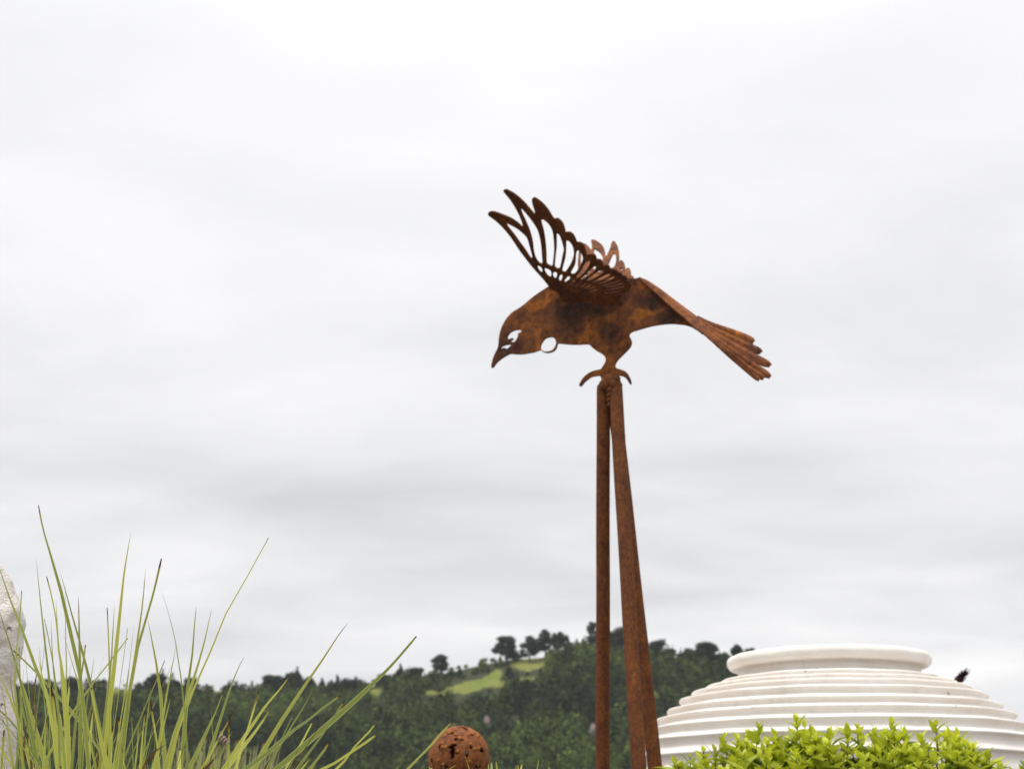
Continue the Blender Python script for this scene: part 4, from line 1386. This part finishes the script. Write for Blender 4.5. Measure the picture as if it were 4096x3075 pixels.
# single yellow blades reaching in at the right edge
ge = thing('sword_grass', (at(4180, 3000, 4.3)[0], 4.3, 0), 'yellowish grass blade tip poking in at the right edge of the picture', 'grass clump', 'sword grass clumps')
grass_plant(ge, [([(4068, 3003), (4120, 3024), (4180, 3060)], 26), ([(4130, 2990), (4170, 3040), (4200, 3090)], 30), ([(4180, 2960), (4210, 3040), (4220, 3100)], 30)], 4.3, (-.1, .1), at(4260, 3000, 4.3)[0], random.Random(9))


# dried brown blades and the curled dry leaf caught in the grass
def dry_blade(root, pts, w, depth):
    W = np.array([at(x, y, depth) for x, y in pts]) - np.array(root.location)
    me = blade_mesh(W, w * .3617 * depth / FPX, 5.0, 0.5, False, (.3, 1.5), np.array([.1, 1, 0]), DRY, full=.3)
    put('dry_leaf', me, root)


dry_blade(g1, [B_(310, 1115), B_(285, 1230), B_(268, 1350), B_(255, 1659), (90, 3300)], 30, 2.4)
dry_blade(g1, [B_(1845, 1378), B_(1720, 1460), B_(1640, 1550), B_(1580, 1659), (540, 3200)], 26, 2.45)
dry_blade(g1, [B_(405, 600), B_(378, 760), B_(372, 900), B_(392, 1050), B_(400, 1300)], 22, 2.42)
dry_blade(g1, [B_(1070, 1420), B_(1085, 1500), B_(1080, 1659), (395, 3200)], 30, 2.5)
dry_blade(g1, [B_(320, 1430), B_(340, 1540), B_(350, 1659), (130, 3200)], 28, 2.4)
dry_blade(g2, [C_(340, 1520), C_(330, 1600), C_(325, 1659), (800, 3200)], 40, 2.4)
dry_blade(g2, [C_(470, 1490), C_(420, 1560), C_(330, 1680), (780, 3180)], 30, 2.4)
dry_blade(g2, [C_(1060, 1540), C_(1020, 1600), C_(980, 1680), (1000, 3200)], 24, 2.42)
cp = []
cc = at(*zC(535, 1335), 2.38)
for k in range(60):
    t = k / 59
    w = t * 4.2 * 2 * math.pi
    r_ = 0.0052 * (1 - 0.25 * t)
    cp.append(cc + np.array([(t - .5) * 0.018 + math.cos(w) * r_ * .5, math.sin(w) * r_, -(t - .5) * 0.014 + math.cos(w) * r_]) - np.array(g2.location))
V, F = tube(cp, [0.0016 * (1 - .4 * abs(2 * k / 59 - 1)) for k in range(60)], 6)
put('curled_dry_leaf', make_mesh('curled_dry_leaf', V, F, mat_plain('pinkish dry leaf', (0.42, 0.30, 0.26), .8, .35, 200)), g2)

# ------------------------------------------------------------------ lime hedge in front of the vase
def hedge_leaf_mesh(L, Wd, tint, droop, cup, seed):
    """leaf lying along +X from its stalk at the origin, face up +Z, folded on the midrib and curved"""
    r = random.Random(seed)
    V, F, ac = [], [], []
    n = 7
    for i in range(n):
        t = i / (n - 1)
        w = Wd * (math.sin(math.pi * min(1, t ** 0.72)) ** 0.8 if 0 < t < 1 else 0.04)
        x = L * t * (1 - 0.08 * abs(droop) * t); z = -droop * L * t * t * 0.5
        wav = 0.05 * w * math.sin(t * 9 + seed)
        V += [(x, -w / 2, z + cup * w + wav), (x, 0, z), (x, w / 2, z + cup * w - wav)]
        ac += [-1, 0, 1]
        if i:
            o = 3 * i
            F += [(o - 3, o, o + 1, o - 2), (o - 2, o + 1, o + 2, o - 1)]
    return np.array(V), F, ac


def build_hedge():
    rnd = random.Random(31)
    env = [(2560, 3072), (2640, 3062), (2700, 3035), (2760, 3010), (2815, 2985), (2860, 2985), (2895, 2935), (2950, 2945), (2990, 2915), (3035, 2895), (3100, 2930), (3185, 2868), (3220, 2890), (3258, 2862), (3320, 2915),
           (3390, 2898), (3430, 2893), (3500, 2905), (3570, 2878), (3620, 2925), (3690, 2930), (3745, 2885), (3800, 2925), (3830, 2930), (3870, 2985), (3900, 3012), (3952, 3024), (4000, 3055), (4050, 3080)]
    D = 4.95
    ex = [at(x, y, D)[0] for x, y in env]; ez = [at(x, y, D)[2] for x, y in env]
    cx = (ex[0] + ex[-1]) / 2
    root = thing('hedge_shrub', (cx, D, 0), 'bushy shrub with bright lime-green pointed leaves in front of the white vase', 'shrub')
    off = np.array([cx, D, 0])
    shapes = []
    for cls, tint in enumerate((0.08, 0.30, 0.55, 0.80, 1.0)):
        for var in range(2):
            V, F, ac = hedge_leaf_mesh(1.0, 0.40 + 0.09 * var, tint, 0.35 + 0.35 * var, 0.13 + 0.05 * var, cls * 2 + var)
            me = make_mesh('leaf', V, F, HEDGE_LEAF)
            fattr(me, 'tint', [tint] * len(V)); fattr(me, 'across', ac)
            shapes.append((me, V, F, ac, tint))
    leaves = []          # (matrix, class, score)
    stems = Bag()

    def shoot(base, tip, top, n_pairs, spread=1.0):
        axis = tip - base; Ls = np.linalg.norm(axis); axis /= Ls
        bend = np.array([rnd.uniform(-.02, .02), rnd.uniform(-.02, .02), 0])
        path = catmull([base, (base + tip) / 2 + bend, tip], 4, False)
        stems.add(*tube(path, np.linspace(.0032, .0016, len(path)), 5))
        rot = rnd.uniform(0, math.pi)
        for k in range(n_pairs):
            t = k / max(n_pairs - 1, 1)           # 0 at the tip
            p = tip - axis * (0.004 + (0.18 if n_pairs > 4 else .13) * t ** 1.15)
            rot += math.pi / 2 + rnd.uniform(-.35, .35)
            m_ = 3 if k < 2 else 2
            for s_ in range(m_):
                ang = rot + 2 * math.pi / m_ * s_ + rnd.uniform(-.25, .25)
                up = (1.15 - 1.0 * min(1, t * 1.5)) * rnd.uniform(.75, 1.15) + 0.15
                L = (0.034 + 0.050 * min(1, t * 2.4)) * rnd.uniform(.65, 1.28)
                dirv = Vector((math.cos(ang) * math.cos(up), math.sin(ang) * math.cos(up), math.sin(up)))
                side = Vector((-math.sin(ang), math.cos(ang), 0))
                nor = dirv.cross(side)
                if nor.z < 0: nor = -nor; side = -side
                roll = Matrix.Rotation(rnd.uniform(-.4, .4), 3, dirv)
                side = roll @ side; nor = roll @ nor
                M = Matrix(((dirv.x, side.x, nor.x), (dirv.y, side.y, nor.y), (dirv.z, side.z, nor.z))).to_4x4()
                M = Matrix.Translation(Vector(p - off)) @ M @ Matrix.Diagonal((L, L, L, 1))
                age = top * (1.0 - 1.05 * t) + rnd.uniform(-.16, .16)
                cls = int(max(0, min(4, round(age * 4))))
                q = p + np.array(dirv) * L * .5
                leaves.append((M, cls * 2 + rnd.randrange(2), q))
    # named peaks of the outline, then the mass of shoots under it
    for (x, y) in env:
        if rnd.random() < 0.9:
            tip = at(x, y + 16, D + rnd.uniform(-.10, .06))
            shoot(tip - np.array([rnd.uniform(-.03, .03), rnd.uniform(-.03, .03), .24]), tip, rnd.uniform(.8, 1.05), 7)
    for i in range(440):
        x = rnd.uniform(ex[0], ex[-1]); y = D + rnd.uniform(-.38, .26)
        z = np.interp(x, ex, ez) - 0.038 - 0.55 * (y - D) ** 2 - abs(rnd.gauss(0, .045)) - (0.05 if rnd.random() < .4 else 0)
        # keep clear of the pipes
        tip = np.array([x, y, z])
        base = tip - np.array([rnd.uniform(-.06, .06), rnd.uniform(-.05, .05), rnd.uniform(.16, .26)])
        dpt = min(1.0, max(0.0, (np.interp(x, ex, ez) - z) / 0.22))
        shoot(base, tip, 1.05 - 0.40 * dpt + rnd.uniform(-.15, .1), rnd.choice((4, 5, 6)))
    for i in range(230):          # lower flanks down to the ground
        x = rnd.uniform(ex[0], ex[-1]); y = D + rnd.choice((-1, -1, 1)) * rnd.uniform(.22, .42)
        z = rnd.uniform(.12, .80)
        tip = np.array([x, y, z]); base = tip + np.array([0, (D - y) * .5, -.15])
        shoot(base, tip, rnd.uniform(.15, .55), 4)
    for i in range(26):           # main branches
        x = rnd.uniform(ex[0] + .05, ex[-1] - .05)
        b = np.array([x, D + rnd.uniform(-.1, .1), -.03]); t = np.array([x + rnd.uniform(-.12, .12), D + rnd.uniform(-.2, .15), np.interp(x, ex, ez) - .2])
        stems.add(*tube(catmull([b, (b + t) / 2 + np.array([rnd.uniform(-.05, .05), 0, 0]), t], 4, False), np.linspace(.012, .004, 9), 6))
    # the leaves that show largest (inside the frame, towards the camera and the top) are parts of their own
    def score(q):
        px, py = project(q)
        if not (2560 < px < 4096 and py < 3075): return -1e9
        return (np.interp(q[0], ex, ez) - q[2]) * -2.0 + (D - q[1]) * 1.5
    order = sorted(range(len(leaves)), key=lambda i: -score(leaves[i][2]))
    own = set(order[:300])
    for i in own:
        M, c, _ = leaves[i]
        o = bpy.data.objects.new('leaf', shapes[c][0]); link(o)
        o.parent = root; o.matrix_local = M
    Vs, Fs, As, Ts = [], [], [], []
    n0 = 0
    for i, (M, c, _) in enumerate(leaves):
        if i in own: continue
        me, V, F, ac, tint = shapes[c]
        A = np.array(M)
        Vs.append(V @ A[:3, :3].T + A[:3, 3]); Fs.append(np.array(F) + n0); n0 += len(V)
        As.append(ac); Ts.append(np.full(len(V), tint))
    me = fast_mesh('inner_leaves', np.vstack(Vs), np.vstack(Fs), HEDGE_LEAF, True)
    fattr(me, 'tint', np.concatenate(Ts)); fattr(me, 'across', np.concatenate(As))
    o = put('inner_leaves', me, root); o['kind'] = 'stuff'
    put('stems', make_mesh('stems', [np.array(v) - off for v in stems.V], stems.F, STEM), root)


build_hedge()

# ------------------------------------------------------------------ dark maroon tuft behind the vase
def build_tuft():
    D = 8.6
    b = at(3822, 2742, D); t = at(3868, 2672, D)
    root = thing('maroon_plant', (b[0] - .05, D, 0), 'small dark maroon tuft of narrow leaves poking up behind the vase shoulder', 'plant')
    rl = np.array(root.location)
    rnd = random.Random(8)
    ax = t - b
    p0 = b - ax * .2
    V, F = tube(catmull([np.array([0, 0, -.03]), (p0 - rl) * np.array([.3, 1, .6]), p0 - rl, b + ax * .6 - rl], 5, False), np.linspace(.012, .004, 16), 7)
    put('stem', make_mesh('stem', V, F, STEM), root)
    for i in range(120):
        f = rnd.uniform(0, .8)
        s = b + ax * f * .8 - ax * .1
        w = rnd.uniform(0, 2 * math.pi)
        out = np.array([math.cos(w), math.sin(w), 0]) * rnd.uniform(.016, .040) + ax * rnd.uniform(.25, .5)
        P = np.array([s + out, s + out * .5 + np.array([0, 0, .004]), s]) - rl
        me = blade_mesh(P, rnd.uniform(.008, .014), 10, rnd.random(), False, (rnd.uniform(0, 3), 0), np.array([.2, 1, .1]), MAROON, full=.5)
        put('leaf', me, root)


build_tuft()

# ------------------------------------------------------------------ thin valley haze
def build_haze():
    k = bpy.data.materials.new('valley haze'); k.use_nodes = True
    N, L = k.node_tree.nodes, k.node_tree.links
    N.clear()
    out = N.new('ShaderNodeOutputMaterial')
    v = N.new('ShaderNodeVolumePrincipled')
    v.inputs['Color'].default_value = (0.90, 0.93, 0.97, 1)
    v.inputs['Density'].default_value = HAZE
    v.inputs['Anisotropy'].default_value = 0.0
    L.new(v.outputs[0], out.inputs['Volume'])
    bm = bmesh.new(); bmesh.ops.create_cube(bm, size=1.0)
    me = bpy.data.meshes.new('haze'); bm.to_mesh(me); bm.free()
    me.materials.append(k)
    o = put('haze', me)
    o.scale = (13000, 13000, 136); o.location = (0, 0, 136 / 2 - 8)
    o['kind'] = 'stuff'


HAZE = 0.00010
build_haze()
